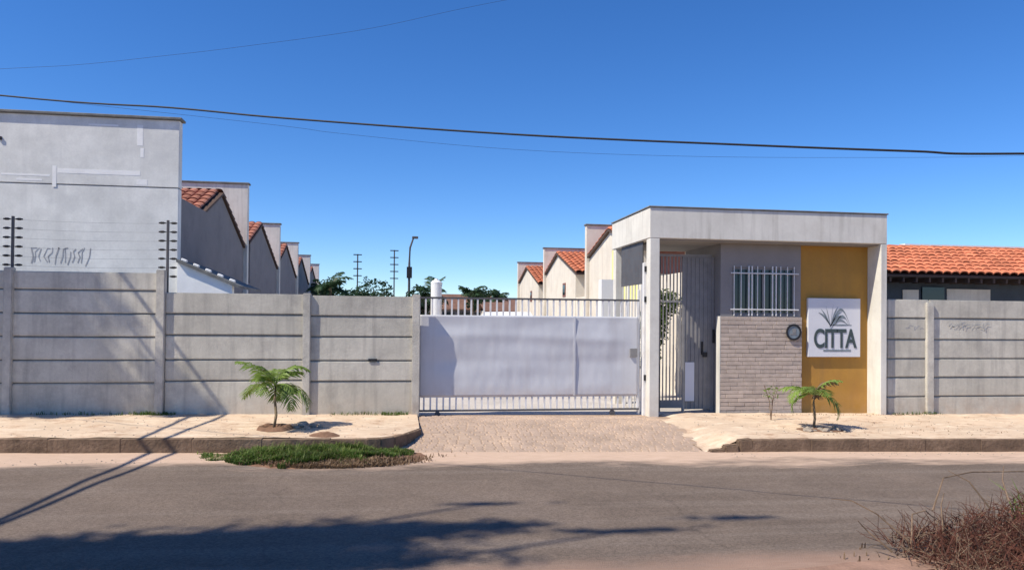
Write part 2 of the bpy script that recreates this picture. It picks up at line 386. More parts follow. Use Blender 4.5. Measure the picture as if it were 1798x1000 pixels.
W1 = wall('concrete_wall', 'taller six board precast concrete wall at left under the big white gable', [(-9.3, .14, 2.5), (-6.75, .14, 2.5), (-4.27, .15, 2.5)], [-.35, .49, .89, 1.30, 1.71, 2.12, 2.45], -11.8, -4.16)
W2 = wall('concrete_wall', 'lower precast concrete wall between the tall wall and the white gate', [(-1.73, .14, 2.12), (.25, .15, 2.12)], [-.35, .51, .89, 1.33, 1.71, 2.10], -4.12, .33)
W3 = wall('concrete_wall', 'precast concrete wall right of the gatehouse below the orange tiled roof', [(10.90, .16, 2.10), (13.4, .16, 2.1)], [-.45, .14, .54, .93, 1.33, 1.77, 2.17], 10.02, 15.9)
o = MB().box(0, .16, -.015, .01, 0, .05).build('drain_hole', M_black, W2); o.location = Vector((-.55, -.012, .87))-W2.location

# ------------------------------------------------------------------ gate
gt = thing('sliding_gate', 'wide white sliding gate with pale metal sheet between rows of pickets', 'gate', (.37, .2, G(.4)))
def gp(mb_, name, mat, bevel=0, smooth=False):
    o = mb_.build(name, mat, gt, bevel=bevel, smooth=smooth); o.location = Vector((0, 0, 0))-gt.location; return o
gx0, gx1, gb, gtp = .37, 4.74, -.10, 2.09
gp(MB().box(gx0, gx1, .2, .24, gtp-.035, gtp), 'top_rail', M_darkmetal)
gp(MB().box(gx0, gx1, .2, .24, gb, gb+.035), 'bottom_rail', M_darkmetal)
gp(MB().box(gx0, gx0+.045, .2, .24, gb+.036, gtp-.036), 'stile', M_darkmetal)
gp(MB().box(gx1-.045, gx1, .2, .24, gb+.036, gtp-.036), 'stile', M_wmetal)
gp(MB().box(gx0+.05, gx1-.05, .2, .235, 1.70, 1.735), 'middle_rail', M_wmetal)
gp(MB().box(gx0+.05, gx1-.05, .2, .235, .17, .205), 'middle_rail', M_wmetal)
pk = MB().box(-.016, .016, 0, .03, 0, .33).build('picket', M_wmetal, gt)
pk.location = Vector((gx0+.14, .205, 1.737))-gt.location
n_p = 33
for i in range(1, n_p):
    copy_part(pk, gt, Vector((gx0+.14+i*(gx1-gx0-.26)/n_p, .205, 1.737))-gt.location)
for i in range(n_p+1):
    copy_part(pk, gt, Vector((gx0+.12+i*(gx1-gx0-.24)/(n_p+.5), .205, gb+.036))-gt.location, sc=(1, 1, .70))
# the dented metal sheet
v, f = [], []; nx, ny = 130, 46
for j in range(ny+1):
    for i in range(nx+1):
        x = gx0+.03+(gx1-gx0-.06)*i/nx; z = .19+(1.745-.19)*j/ny
        q = Vector((x*.9, 0, z*1.9))
        d = .016*noise.noise(q+Vector((3, 0, 0))) + .012*noise.noise(Vector((x*.35, 5, z*2.6))) + .006*noise.noise(Vector((x*2.4, 9, z*.8)))
        d += -.018*math.exp(-((z-1.32-.05*math.sin(x))/.10)**2)*.6 + .018*math.exp(-((z-.86)/.13)**2)*.6
        d += .004*noise.noise(Vector((x*8, 2, z*3)))*(1 if x > 1.0 else .5)
        edge = min(1, 8*min(i/nx, 1-i/nx, j/ny, 1-j/ny)); v.append((x, .188+d*edge, z))
for j in range(ny):
    for i in range(nx):
        k = j*(nx+1)+i; f.append((k, k+1, k+nx+2, k+nx+1))
s_ = MB(); s_.v = v; s_.f = f; s_.open = True
gp(s_, 'metal_sheet', M_sheet, smooth=True)
sh = [o for o in gt.children if o.name.startswith('metal_sheet')][0]
md = sh.modifiers.new('th', 'SOLIDIFY'); md.thickness = .002

for xx in (3.40,):
    gp(MB().box(xx, xx+.035, .166, .180, .20, 1.735), 'seam_strip', M_sheet)
gp(MB().box(gx1-.20, gx1-.05, .15, .198, .95, 1.12), 'lock_box', M_gmetal, bevel=.006)
for xx in (.75, 4.2):
    w_ = MB().prism([(.055*math.cos(a*math.pi/8), .055*math.sin(a*math.pi/8)) for a in range(16)], 'y', -.015, .015).build('roller', M_darkmetal, gt); w_.location = Vector((xx, .22, gb-.05))-gt.location
gpost = thing('gate_guide_post', 'slim white guide post between the gate and the gatehouse pillar', 'post', (4.80, .12, G(4.8)))
o = MB().box(0, .09, 0, .09, -.05, 2.98).build('post', M_wmetal, gpost, bevel=.006); o.location = (0, 0, 0)
for z in (2.98-.18, 2.20, .65):
    o = MB().box(.01, .075, -.035, -.002, z+.0, z+.11).build('hinge', M_black, gpost, bevel=.004)
gp2 = thing('gate_guide_post', 'second thin white post at the closing edge of the white gate', 'post', (4.735, .27, G(4.8)))
MB().box(0, .05, 0, .05, -.05, 2.45).build('post', M_wmetal, gp2, bevel=.004)

# ------------------------------------------------------------------ gatehouse
gh = thing('gatehouse', 'white flat-roofed gatehouse with barred window, stone base and ochre bay', 'gatehouse', (4.84, -.1, G(6)))
GL = gh.location.copy()
def hp(mb_, name, mat, bevel=0, loc=None, smooth=False, seg=1, parent=None):
    o = mb_.build(name, mat, parent or gh, bevel=bevel, smooth=smooth, seg=seg)
    if parent is None: o.location = Vector(loc or (0, 0, 0))-GL
    elif loc: o.location = loc
    return o
zt = 3.89
hp(MB().box(4.84, 9.94, -.1, 2.5, 3.29, zt), 'roof_canopy', M_white, .012)
hp(MB().box(4.82, 9.96, -.12, .05, zt+.002, zt+.03), 'coping', M_cap, .006)
hp(MB().box(4.82, 4.94, .052, 2.52, zt+.002, zt+.03), 'coping', M_cap, .006)
hp(MB().box(4.85, 5.05, -.098, .12, -.4, 3.288), 'pillar', M_white, .01)
hp(MB().box(9.80, 9.94, -.098, .42, -.4, 3.288), 'pillar', M_white, .01)
hp(MB().box(4.86, 5.03, 2.25, 2.45, -.4, 3.288), 'pillar', M_white, .01)
hp(MB().box(5.052, 9.798, -.02, 2.24, 3.262, 3.288), 'soffit_shade_sheet', M_room)  # added dark grey sheet, puts the shade of the canopy underside into the colour
hp(MB().box(4.90, 4.925, .50, 1.95, 2.42, 3.286), 'side_shade_sheet', M_darkmetal)  # dark sheet added for the dark side opening, also shades the passage
for k_ in range(7): hp(MB().box(4.90, 4.92, .56+k_*.21, .585+k_*.21, -.18, 2.418), 'side_bar', M_wmetal)
# room shell, window opening 6.75..8.13 x 1.81..2.78 in the front
fr = MB()
zf = -.4
fr.box(6.50, 6.75, .31, .45, zf, 3.26).box(8.13, 8.26, .31, .45, zf, 3.26).box(6.75, 8.13, .31, .45, zf, 1.81).box(6.75, 8.13, .31, .45, 2.78, 3.26)
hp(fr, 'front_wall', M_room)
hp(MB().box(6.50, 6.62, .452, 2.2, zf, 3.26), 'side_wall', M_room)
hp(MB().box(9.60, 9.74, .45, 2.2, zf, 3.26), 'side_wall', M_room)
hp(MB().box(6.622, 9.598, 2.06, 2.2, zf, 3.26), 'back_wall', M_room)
hp(MB().box(8.262, 9.798, .34, .448, zf, 3.26), 'ochre_wall', M_yellow)
# stone cladding
hp(MB().box(6.48, 8.26, .262, .308, -.35, 1.77), 'mortar_bed', M_mortar)
br = []
zrow = -.30; row = 0
while zrow < 1.74:
    h = .083; x = 6.475 - (0 if row % 2 == 0 else .18)
    while x < 8.255:
        ln = U(.30, .42); a = max(x, 6.475); b_ = min(x+ln, 8.258)
        if b_-a > .04:
            o = MB().box(0, b_-a-.006, 0, .03, 0, min(h, 1.772-zrow)-.009).build('brick', M_brick, gh, bevel=.004)
            o.location = Vector((a, .238+U(-.003, .003), zrow))-GL
        x += ln
    zrow += h; row += 1
hp(MB().box(6.45, 6.472, .235, .40, -.3, 1.775), 'lit_edge_strip', M_white, .003)  # white strip standing in for the sunlit left edge of the stone
# window
wn = hp(MB().box(6.75, 8.13, .335, .375, 1.81, 1.85).box(6.75, 8.13, .335, .375, 2.74, 2.78).box(6.75, 6.79, .335, .375, 1.852, 2.738).box(8.09, 8.13, .335, .375, 1.852, 2.738).box(7.42, 7.46, .335, .375, 1.852, 2.738), 'window', M_gmetal)
for a, b_ in ((6.792, 7.418), (7.462, 8.088)):
    o = MB().box(a, b_, .350, .356, 1.852, 2.738).build('pane', M_glass, wn)
bars = [6.78, 6.93, 7.10, 7.17, 7.29, 7.44, 7.62, 7.70, 7.80, 7.95, 8.10]
for bx in bars:
    r_ = .0125 if bx in (7.10, 7.17, 7.62, 7.70) else .007
    hp(MB().box(bx-r_, bx+r_, .275, .295, 1.79, 2.81), 'window_bar', M_wmetal)
for bz in (2.66, 1.92):
    hp(MB().box(6.70, 8.19, .255, .273, bz-.012, bz+.012), 'window_bar', M_wmetal)
# pedestrian gate in the left bay
pg = thing('pedestrian_gate', 'grey barred pedestrian gate in the dark bay left of the stone wall', 'gate', (5.1, .62, G(5.5)))
PL = pg.location.copy()
def pp(mb_, name, mat, bevel=0):
    o = mb_.build(name, mat, pg, bevel=bevel); o.location = -PL; return o
pp(MB().box(5.07, 5.33, .6, .64, -.2, 3.0), 'stile', M_darkmetal); pp(MB().box(5.80, 5.85, .6, .64, -.2, 3.0), 'stile', M_gmetal); pp(MB().box(6.44, 6.49, .6, .64, -.2, 3.0), 'stile', M_gmetal)  # first stile widened and dark, standing in for the shade of the bay
pp(MB().box(5.122, 6.438, .6, .64, 3.002, 3.05), 'top_rail', M_gmetal)
pp(MB().box(5.332, 5.798, .6, .64, -.12, .04), 'kick_plate', M_gmetal); pp(MB().box(5.332, 5.798, .6, .63, 2.05, 2.09), 'middle_rail', M_gmetal)
b0 = MB().box(-.011, .011, 0, .022, .042, 3.0).build('bar', M_gmetal, pg); b0.location = Vector((5.39, .61, 0))-PL
for i in range(1, 6): copy_part(b0, pg, Vector((5.39+.075*i, .61, 0))-PL)
m_ = MB()
pp(MB().box(5.852, 6.438, .615, .625, -.15, 3.0), 'door_sheet', M_gmetal)
for i in range(6):
    pp(MB().box(5.90+i*.09, 5.93+i*.09, .598, .613, -.14, 2.98), 'rib', M_gmetal)
pp(MB().box(6.21, 6.235, .55, .596, .98, 1.25), 'handle', M_black, .004); pp(MB().box(6.24, 6.33, .56, .596, .93, 1.03), 'lock', M_black, .004)
pp(MB().box(6.45, 6.48, .54, .598, 1.22, 1.50), 'handle', M_black, .004)
nb = MB().box(5.86, 6.06, .585, .597, .02, .82).build('notice_board', M_sign); tag(nb, 'narrow white board leaning on the grey pedestrian gate', 'board')
yb = MB().box(5.45, 5.50, 3.2, 3.25, -.15, 2.9).build('white_post', M_tank); tag(yb, 'white post in the yard seen through the pedestrian gate bars', 'post')
# sign
sg = thing('wall_sign', 'square white sign with dark palm drawing on the ochre wall', 'sign', (8.41, .27, .95))
MB().box(0, 1.18, 0, .066, 0, 1.22).build('board', M_sign, sg, bevel=.004)
tx = bpy.data.curves.new('lettering', 'FONT'); tx.body = 'CITTA'; tx.size = .54; tx.extrude = .003; tx.offset = .014; tx.align_x = 'CENTER'; tx.space_character = .95; tx.materials.append(M_ink)
o_ = bpy.data.objects.new('lettering_source', tx); me_ = bpy.data.meshes.new_from_object(o_); bpy.data.objects.remove(o_)
if not me_.materials: me_.materials.append(M_ink)
o = bpy.data.objects.new('lettering', me_); C.objects.link(o); o.parent = sg; o.location = (.60, -.006, .20); o.rotation_euler = (R(90), 0, 0); o.scale = (.65, 1, 1)
o = MB().box(.34, .96, -.005, -.001, .115, .15).build('underline', M_ink2, sg)
# drawing: palm fronds over a low hill shape
m_ = MB()
def arc(x0, z0, x1, z1, bul, w0, n=10):
    pts = []
    for i in range(n+1):
        t = i/n; x = x0+(x1-x0)*t; z = z0+(z1-z0)*t+bul*math.sin(math.pi*t); pts.append((x, z))
    for i in range(n):
        t = i/n; w_ = w0*math.sin(math.pi*min(.97, max(.05, t+.05)))+.004
        (a, b_), (c, d) = pts[i], pts[i+1]
        w2 = w0*math.sin(math.pi*min(.97, max(.05, t+.15)))+.004
        m_.quad((a, -.004, b_-w_), (c, -.004, d-w2), (c, -.004, d+w2), (a, -.004, b_+w_))
for a in ((.50, .62, .30, .93, .02, .028), (.50, .62, .24, .86, .05, .02), (.50, .62, .40, 1.0, .0, .022), (.50, .62, .56, 1.04, .02, .018), (.50, .62, .66, .98, .05, .03), (.5, .62, .74, .88, .06, .025), (.48, .60, .82, .74, .10, .03), (.5, .56, .88, .60, .14, .02)):
    arc(.5+(a[0]-.5), a[1]+.02, .5+(a[2]-.5)*1.05, a[3]+.06, a[4], a[5]*1.15)
arc(.52, .66, .95, .64, .34, .022); arc(.60, .66, .92, .66, .20, .012); arc(.50, .665, .98, .665, .0, .012)
m_.open = True
m_.build('drawing', M_ink2, sg)
m_ = MB(); 
# number disc on the cladding
dc = thing('round_plaque', 'round dark plaque at the right edge of the stone cladding', 'plaque', (8.05, .225, 1.46))
def disc(r, y0, y1, n=28, ri=0):
    q = MB()
    if ri == 0: q.prism([(r*math.cos(2*math.pi*i/n), r*math.sin(2*math.pi*i/n)) for i in range(n)], 'y', y0, y1)
    else:
        for i in range(n):
            a, b_ = 2*math.pi*i/n, 2*math.pi*(i+1)/n
            p = [(ri*math.cos(a), ri*math.sin(a)), (r*math.cos(a), r*math.sin(a)), (r*math.cos(b_), r*math.sin(b_)), (ri*math.cos(b_), ri*math.sin(b_))]
            q.prism(p, 'y', y0, y1)
    return q
disc(.155, -.018, 0).build('disc', M_ink2, dc); disc(.17, -.03, -.0185, ri=.13).build('rim', M_black, dc)
MB().box(-.07, .06, -.024, -.0185, -.055, -.03).build('mark', M_gmetal, dc)
MB().box(-.02, .05, -.024, -.0185, -.02, .07).build('mark', M_gmetal, dc)

# ------------------------------------------------------------------ electric fence poles on the walls
def fence_pole(label, loc, n=6, h=.98, sides=(-1, 1), below=0):
    t = thing('electric_fence_pole', label, 'pole', loc, 'electric fence poles on the wall tops')
    MB().box(-.02, .02, -.02, .02, -below, h).build('pole', M_darkmetal, t, bevel=.003)
    ins = None
    for k in range(n):
        z = h-.05-k*.16
        for s in sides:
            if ins is None:
                q = MB().tube([(-.055, 0, 0), (-.03, 0, 0), (-.028, 0, 0), (.028, 0, 0), (.03, 0, 0), (.055, 0, 0)], [.014, .014, .022, .022, .014, .014], 8)
                ins = q.build('insulator', M_ceram, t); ins.location = (s*.10, 0, z)
            else: copy_part(ins, t, (s*.10, 0, z))
    for k in range(n):
        z = h-.05-k*.16
        MB().box(-.05, .05, -.006, .006, z-.005, z+.005).build('arm', M_darkmetal, t)
    return t
fence_pole('electric fence pole at the far left with insulators on both sides', (-6.68, .1, 2.42))
fence_pole('electric fence pole beside the step down in the wall', (-4.12, .1, 2.42), below=.35, n=7)
for k in range(6):
    z = 3.34-k*.16
    pts = [(-11.7, .1, z-.03)] + [(-6.68, .1, z)] + [(-6.68+2.56*i/6, .1, z-.02*math.sin(math.pi*i/6)) for i in range(1, 7)]
    o = MB().tube(pts, .0016, 4).build('fence_wire', M_gmetal)
    tag(o, ('topmost', 'second from the top', 'third from the top', 'third from the bottom', 'second from the bottom', 'lowest')[k]+' thin electric fence wire strung between the two left poles', 'wire', 'electric fence wires above the left wall')

# ------------------------------------------------------------------ houses
def tile_mesh(lw=.24, ln=.42):
    q = MB(); q.open = True; n = 6
    ring = []
    for j, y in enumerate((0, ln)):
        for i in range(n+1):
            a = math.pi*i/n; r = lw/2*(1 if j == 0 else .9)
            q.v.append((-r*math.cos(a), y, (r*.55)*math.sin(a)+(.03 if j == 0 else .0)))
    for i in range(n): q.f.append((i, i+1, n+1+i+1, n+1+i))
    k = len(q.v)                       # thickness at the open front end
    for i in range(n+1):
        a = math.pi*i/n; r = lw/2*.84; q.v.append((-r*math.cos(a), 0.0, (r*.55)*math.sin(a)+.015))
    for i in range(n): q.f.append((i+1, i, k+i, k+i+1))
    return q
def slope_tiles(parent, PL_, x0, x1, ya, za, yb, zb, mat, single=True, lw=.26, ln=.42, name='roof_tile'):
    """tiles on a slope rising from (ya,za) to (yb,zb), columns along x"""
    L_ = math.hypot(yb-ya, zb-za); ang = math.atan2(zb-za, abs(yb-ya)); nr = max(1, int(L_/(ln*.93))); nc = int((x1-x0)/lw)
    step = L_/nr; sgn = 1 if yb > ya else -1
    base = tile_mesh(lw*1.06, step*1.12)
    if single:
        first = None
        for i in range(nc):
            for j in range(nr):
                t = j/nr; p = Vector((x0+lw*(i+.5)+U(-.008, .008), ya+(yb-ya)*t, za+(zb-za)*t+.02+U(0, .008)))-PL_
                rot = (ang+U(-.01, .01), 0, 0 if sgn > 0 else math.pi)
                if first is None:
                    first = base.build(name, mat, parent, smooth=False); first.location = p; first.rotation_euler = rot
                else: copy_part(first, parent, p, rot)
    else:
        q = MB(); q.open = True
        for i in range(nc):
            for j in range(nr):
                t = j/nr; rot = Matrix.Rotation(0 if sgn > 0 else math.pi, 4, 'Z') @ Matrix.Rotation(ang, 4, 'X')
                k = len(q.v); off = Vector((x0+lw*(i+.5), ya+(yb-ya)*t, za+(zb-za)*t+.02+U(0, .012)))-PL_
                q.v += [tuple(rot @ Vector(v_)+off) for v_ in base.v]; q.f += [tuple(k+c for c in f_) for f_ in base.f]
        o = q.build('roof_tiles', mat, parent); o['kind'] = 'stuff'
def row_house(label, side, xf, y0, yfar, H, peak, eave, ynear, ypk, mat_body, mat_fire, single=False, low=2.9, yel=False):
    """side -1: house left of the inner street (faces +X); side +1: right of it. Party wall stands at yfar."""
    t = thing('row_house', label, 'house', (xf, yfar, G(xf)), 'terraced houses behind the wall')
    P_ = t.location.copy(); D = 8.0 if side < 0 else 4.9; xb = xf+side*D; a, b_ = min(xf, xb), max(xf, xb)
    def q(mb_, name, mat, bevel=0, parent=None):
        o = mb_.build(name, mat, parent or t, bevel=bevel)
        if parent is None: o.location = -P_
        return o
    g0 = -.4; fx = xf-side*.12
    q(MB().box(min(fx, xb), max(fx, xb), yfar, yfar+.22, g0, H), 'party_wall', mat_fire, .01)
    q(MB().box(min(fx-side*.04, xb), max(fx-side*.04, xb), yfar-.04, yfar+.26, H+.002, H+.06), 'coping', M_cap, .01)
    yend = yfar-.03; zend = peak-(peak-eave)*(yend-ypk)/(ypk-ynear)
    bx = (a, b_-.002) if side > 0 else (a+.002, b_)
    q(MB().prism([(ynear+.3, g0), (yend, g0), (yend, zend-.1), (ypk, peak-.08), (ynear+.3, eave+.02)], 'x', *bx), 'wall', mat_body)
    q(MB().box(a+.01, b_-.01, y0+.23, ynear+.28, g0, low), 'side_wing', mat_body, .01)
    rx0, rx1 = (a-.10, b_) if side > 0 else (a, b_+.07)
    dz = .07
    rf = q(MB().prism([(ynear-.15, eave-.10), (ynear-.15, eave-.10-dz), (ypk, peak-dz), (yend, zend-dz), (yend, zend), (ypk, peak)], 'x', rx0, rx1), 'roof', M_wood)
    if single:
        xs0, xs1 = (rx0, min(rx1, rx0+3)) if side > 0 else (max(rx0, rx1-3), rx1)
    else: xs0, xs1 = rx0, rx1
    slope_tiles(t, P_, xs0, xs1, ynear-.17, eave-.10, ypk, peak, M_tiled if side < 0 else M_tile, single=single)
    slope_tiles(t, P_, rx0, rx1, yend, zend, ypk, peak, M_tiled if side < 0 else M_tile, single=False)
    # windows: one in the gable, one in the wall under the eave
    wy = (ypk-.6, ypk+.6); X1 = xf-side*.025
    def win(x_, yy, z0, z1):
        o = q(MB().box(min(xf-side*.001, X1), max(xf-side*.001, X1), yy[0], yy[1], z0, z1), 'window_frame', M_shutter)
        X2 = xf-side*.035
        o2 = MB().box(min(X1-side*.001, X2), max(X1-side*.001, X2), yy[0]+.08, yy[1]-.08, z0+.08, z1-.08).build('pane', M_glass, o)
    if side > 0: win(xf, (ypk-1.6, ypk-1.05), 2.7, 3.3)
    fw_ = xf+side*.5; fe = xf+side*1.3
    o = q(MB().box(min(fw_, fe), max(fw_, fe), ynear+.262, ynear+.298, 3.05, 4.15), 'shutter', M_shutter)
    fw_ = xf+side*1.42; fe = xf+side*1.9
    o = q(MB().box(min(fw_, fe), max(fw_, fe), ynear+.262, ynear+.298, 3.05, 4.15), 'shutter', M_shutter)
    if yel:
        q(MB().box(xf-.03, xf-.002, ynear+.6, ypk-.3, 2.3, 4.0), 'painted_panel', M_palyellow)
    return t
def scribble(parent, x0, x1, z0, z1, y, n, w_):
    q = MB()
    for i in range(n):
        x = x0+(x1-x0)*(i+.5)/n+U(-.03, .03); a = [(x+U(-.03, .03), y, z0+U(0, .1)), (x+U(-.05, .05), y, (z0+z1)/2), (x+U(-.02, .08), y, z1-U(0, .12))]
        if U(0, 1) < .5: a.append((x+U(.06, .16), y, z1-U(0, .05)))
        for p, r_ in zip(a[:-1], a[1:]):
            d = Vector((r_[0]-p[0], 0, r_[2]-p[2])).normalized(); s_ = Vector((-d.z, 0, d.x))*w_*U(.6, 1.2)
            q.quad(Vector(p)-s_, Vector(p)+s_, Vector(r_)+s_*.8, Vector(r_)-s_*.8)
    q.open = True; o = q.build('spray_mark', M_scrib, parent); o.location = -parent.location; return o
# nearest left house: the big blank gable faces the street
bh = thing('blank_gable_house', 'big pale blank house end wall rising behind the left concrete wall', 'house', (-4.75, 3, G(-5)))
BP = bh.location.copy()
def bp_(mb_, name, mat, bevel=0):
    o = mb_.build(name, mat, bh, bevel=bevel); o.location = -BP; return o
bp_(MB().box(-14, -4.76, 3.0, 3.22, -.4, 4.452), 'lower_wall', M_bigwall, .01)
bp_(MB().box(-14, -4.755, 2.992, 3.22, 4.468, 5.93), 'upper_wall', M_bigwall, .01)
bp_(MB().box(-14, -4.765, 3.012, 3.2, 4.454, 4.466), 'joint', M_cap)
bp_(MB().box(-14.05, -4.70, 2.93, 3.27, 5.932, 5.99), 'coping', M_cap, .012)
for (a, b_, z0, z1) in ((-7.2, -5.55, 4.70, 4.80), (-8.3, -7.35, 4.62, 4.66), (-5.62, -5.50, 5.35, 5.80), (-8.0, -7.5, 4.52, 4.56), (-6.6, -6.0, 5.74, 5.78), (-7.3, -7.22, 4.4, 4.85), (-5.62, -5.4, 4.5, 4.62), (-5.55, -5.48, 5.1, 5.3)):
    bp_(MB().box(a, b_, 2.9895, 2.9915, z0, z1), 'paint_patch', M_patch)
scribble(bh, -7.75, -6.55, 2.72, 3.12, 2.9965, 13, .012)
scribble(W3, 11.35, 12.35, 1.52, 1.68, -.0075, 9, .010); scribble(W3, 10.4, 10.8, 1.50, 1.64, -.0075, 4, .009)
bp_(MB().box(-8.35, -8.29, 2.96, 2.991, 5.35, 5.42), 'vent', M_black)
bp_(MB().box(-13.9, -4.80, 3.222, 5.6, -.4, 4.3), 'side_wall', M_grey)
an = thing('lean_to', 'low white lean-to with sloping top beside the big blank wall', 'shed', (-4.7, 2.9, G(-4.5)))
AP = an.location.copy()
o = MB().prism([(-4.74, -.4), (-3.60, -.4), (-3.60, 2.36), (-4.74, 2.84)], 'y', 2.9, 3.1).build('wall', M_patch, an); o.location = -AP
o = MB().prism([(-4.745, 2.846), (-3.45, 2.30), (-3.45, 2.36), (-4.745, 2.91)], 'y', 2.82, 5.5).build('roof', M_cap, an); o.location = -AP
for i in range(5):
    o = MB().box(0, .12, -.03, .06, 0, .05).build('ridge_tile', M_patch, an, bevel=.01); o.location = Vector((-4.65+i*.25, 2.85, 2.885-i*.105))-AP; o.rotation_euler = (0, R(22), 0)

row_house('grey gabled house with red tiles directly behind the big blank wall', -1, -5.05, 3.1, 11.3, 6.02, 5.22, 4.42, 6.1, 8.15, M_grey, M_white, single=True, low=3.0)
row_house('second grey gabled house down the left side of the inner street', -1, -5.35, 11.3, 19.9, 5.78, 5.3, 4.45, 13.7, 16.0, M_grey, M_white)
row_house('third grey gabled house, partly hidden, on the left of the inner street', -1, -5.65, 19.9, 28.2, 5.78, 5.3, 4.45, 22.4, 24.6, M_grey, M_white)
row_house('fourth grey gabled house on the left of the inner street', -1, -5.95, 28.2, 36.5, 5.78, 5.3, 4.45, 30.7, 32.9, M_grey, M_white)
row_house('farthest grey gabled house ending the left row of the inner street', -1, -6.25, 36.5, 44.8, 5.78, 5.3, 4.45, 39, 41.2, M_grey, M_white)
row_house('cream house with pale yellow panel immediately left of the gatehouse roof', 1, 7.05, 3.2, 13.0, 5.22, 4.75, 3.85, 6.6, 10.2, M_cream, M_cream, low=2.9, yel=True)
row_house('cream house with red tiled roof, second from the gatehouse', 1, 7.25, 13.0, 22.2, 5.22, 4.75, 3.7, 15.7, 19.4, M_cream, M_cream, low=2.6)
row_house('small cream house with red roof farthest down the right row', 1, 7.45, 22.2, 31.6, 5.22, 4.75, 3.7, 25, 28.8, M_cream, M_cream, low=2.6)

# white porch column and yard wall just behind the gatehouse
pc = MB().box(5.3, 5.62, 5.0, 5.3, -.2, 2.75).build('porch_column', M_tank); tag(pc, 'white porch column in the yard behind the gatehouse', 'column')
# tiled house behind the right wall
rh = thing('tiled_house', 'low house with orange terracotta roof behind the right wall', 'house', (13, 5, G(13)))
RP = rh.location.copy()
def rp(mb_, name, mat, bevel=0):
    o = mb_.build(name, mat, rh, bevel=bevel); o.location = -RP; return o
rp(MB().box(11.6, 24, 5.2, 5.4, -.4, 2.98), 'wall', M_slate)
rp(MB().box(14.2, 14.7, 5.17, 5.198, 1.6, 2.62), 'painted_panel', M_cream); rp(MB().box(15.6, 17.0, 5.17, 5.198, 1.6, 2.66), 'painted_panel', M_cream)
rp(MB().box(14.8, 15.5, 5.15, 5.198, 1.9, 2.7), 'window', M_glass)
rp(MB().prism([(4.45, 3.0), (7.5, 4.04), (10.5, 3.0), (10.5, 2.94), (7.5, 3.97), (4.45, 2.94)][::-1], 'x', 12.0, 24.3), 'roof', M_wood)
for i in range(26):
    rp(MB().box(12.1+i*.4, 12.16+i*.4, 4.5, 5.19, 2.80, 2.93), 'rafter', M_wood)
slope_tiles(rh, RP, 12.0, 21.4, 4.42, 3.0, 7.5, 4.04, M_tile, single=True, lw=.26, ln=.40)
for i in range(26):
    o = MB().tube([(12.0+i*.38, 7.5, 4.07), (12.39+i*.38, 7.5, 4.07)], [.10, .085], 8).build('ridge_tile', M_tile, rh); o.location = -RP
fb = MB().box(18.6, 27, 11, 11.3, -.4, 4.62).build('parapet_wall', M_patch); tag(fb, 'strip of white parapet above the orange roof at the right edge', 'wall')

# ------------------------------------------------------------------ far things seen over the gate
def leaf_cloud(n, blobs, size, up=.3, q=None, soft=False):
    q = q or MB(); q.open = True
    tot = sum(b[3]*b[4]*b[5] for b in blobs)
    for (cx, cy, cz, rx, ry, rz) in blobs:
        for _ in range(int(n*rx*ry*rz/tot)):
            d = Vector((random.gauss(0, 1), random.gauss(0, 1), random.gauss(0, 1))).normalized()*(U(.25, 1)**.5)
            if soft: d *= abs(random.gauss(0, .42))/max(.2, d.length)*1.25
            k = 1+.35*noise.noise(d*2.2+Vector((cx, cy, cz)))
            p = Vector((cx+d.x*rx*k, cy+d.y*ry*k, cz+d.z*rz*k))
            a = Vector((U(-1, 1), U(-1, 1), U(-.6, .6))).normalized(); b_ = a.cross(Vector((U(-1, 1), U(-1, 1), U(-1, 1)))).normalized()
            s1 = size*U(.6, 1.4); s2 = s1*U(.35, .6)
            q.quad(p-a*s1, p-b_*s2, p+a*s1, p+b_*s2)
    return q
def tree(label, loc, h, r, n, size, mat, blobs=None, trunk_r=.18, limbs=5, name='broadleaf_tree', group=None, soft=False):
    t = thing(name, label, 'tree', loc, group)
    q = MB().tube([(0, 0, -.3), (.05, 0, h*.35), (0, .05, h*.7)], [trunk_r, trunk_r*.75, trunk_r*.4], 8)
    blobs = blobs or [(U(-.55, .55)*r, U(-.55, .55)*r, h*U(.6, .95), r*U(.4, .6), r*U(.4, .6), r*U(.3, .45)) for _ in range(9)]
    for b_ in blobs[:limbs+4]:
        q.tube([(0.02, 0, h*.35), (b_[0]*.5, b_[1]*.5, (h*.35+b_[2])*.52), (b_[0], b_[1], b_[2])], [trunk_r*.5, trunk_r*.3, trunk_r*.1], 5)
    q.build('trunk', M_bark, t, smooth=True)
    leaf_cloud(n, blobs, size, soft=soft).build('crown', mat, t)
    return t
tree('dark bushy tree far beyond the walls, left of the lamp', (-1.9, 36, 0), 3.75, 2.3, 3000, .13, M_farleaf, group='trees beyond the compound')
tree('dark tree far beyond the walls where the left house row ends', (-5.0, 39, 0), 4.0, 1.5, 1500, .14, M_farleaf, group='trees beyond the compound')
tree('dark tree clump standing behind the distant street lamp', (1.4, 38, 0), 3.7, 1.6, 2000, .13, M_farleaf, group='trees beyond the compound')
tree('low dark tree behind the brown roof far beyond the gate', (6.6, 44, 0), 3.9, 1.6, 2600, .13, M_farleaf, group='trees beyond the compound')

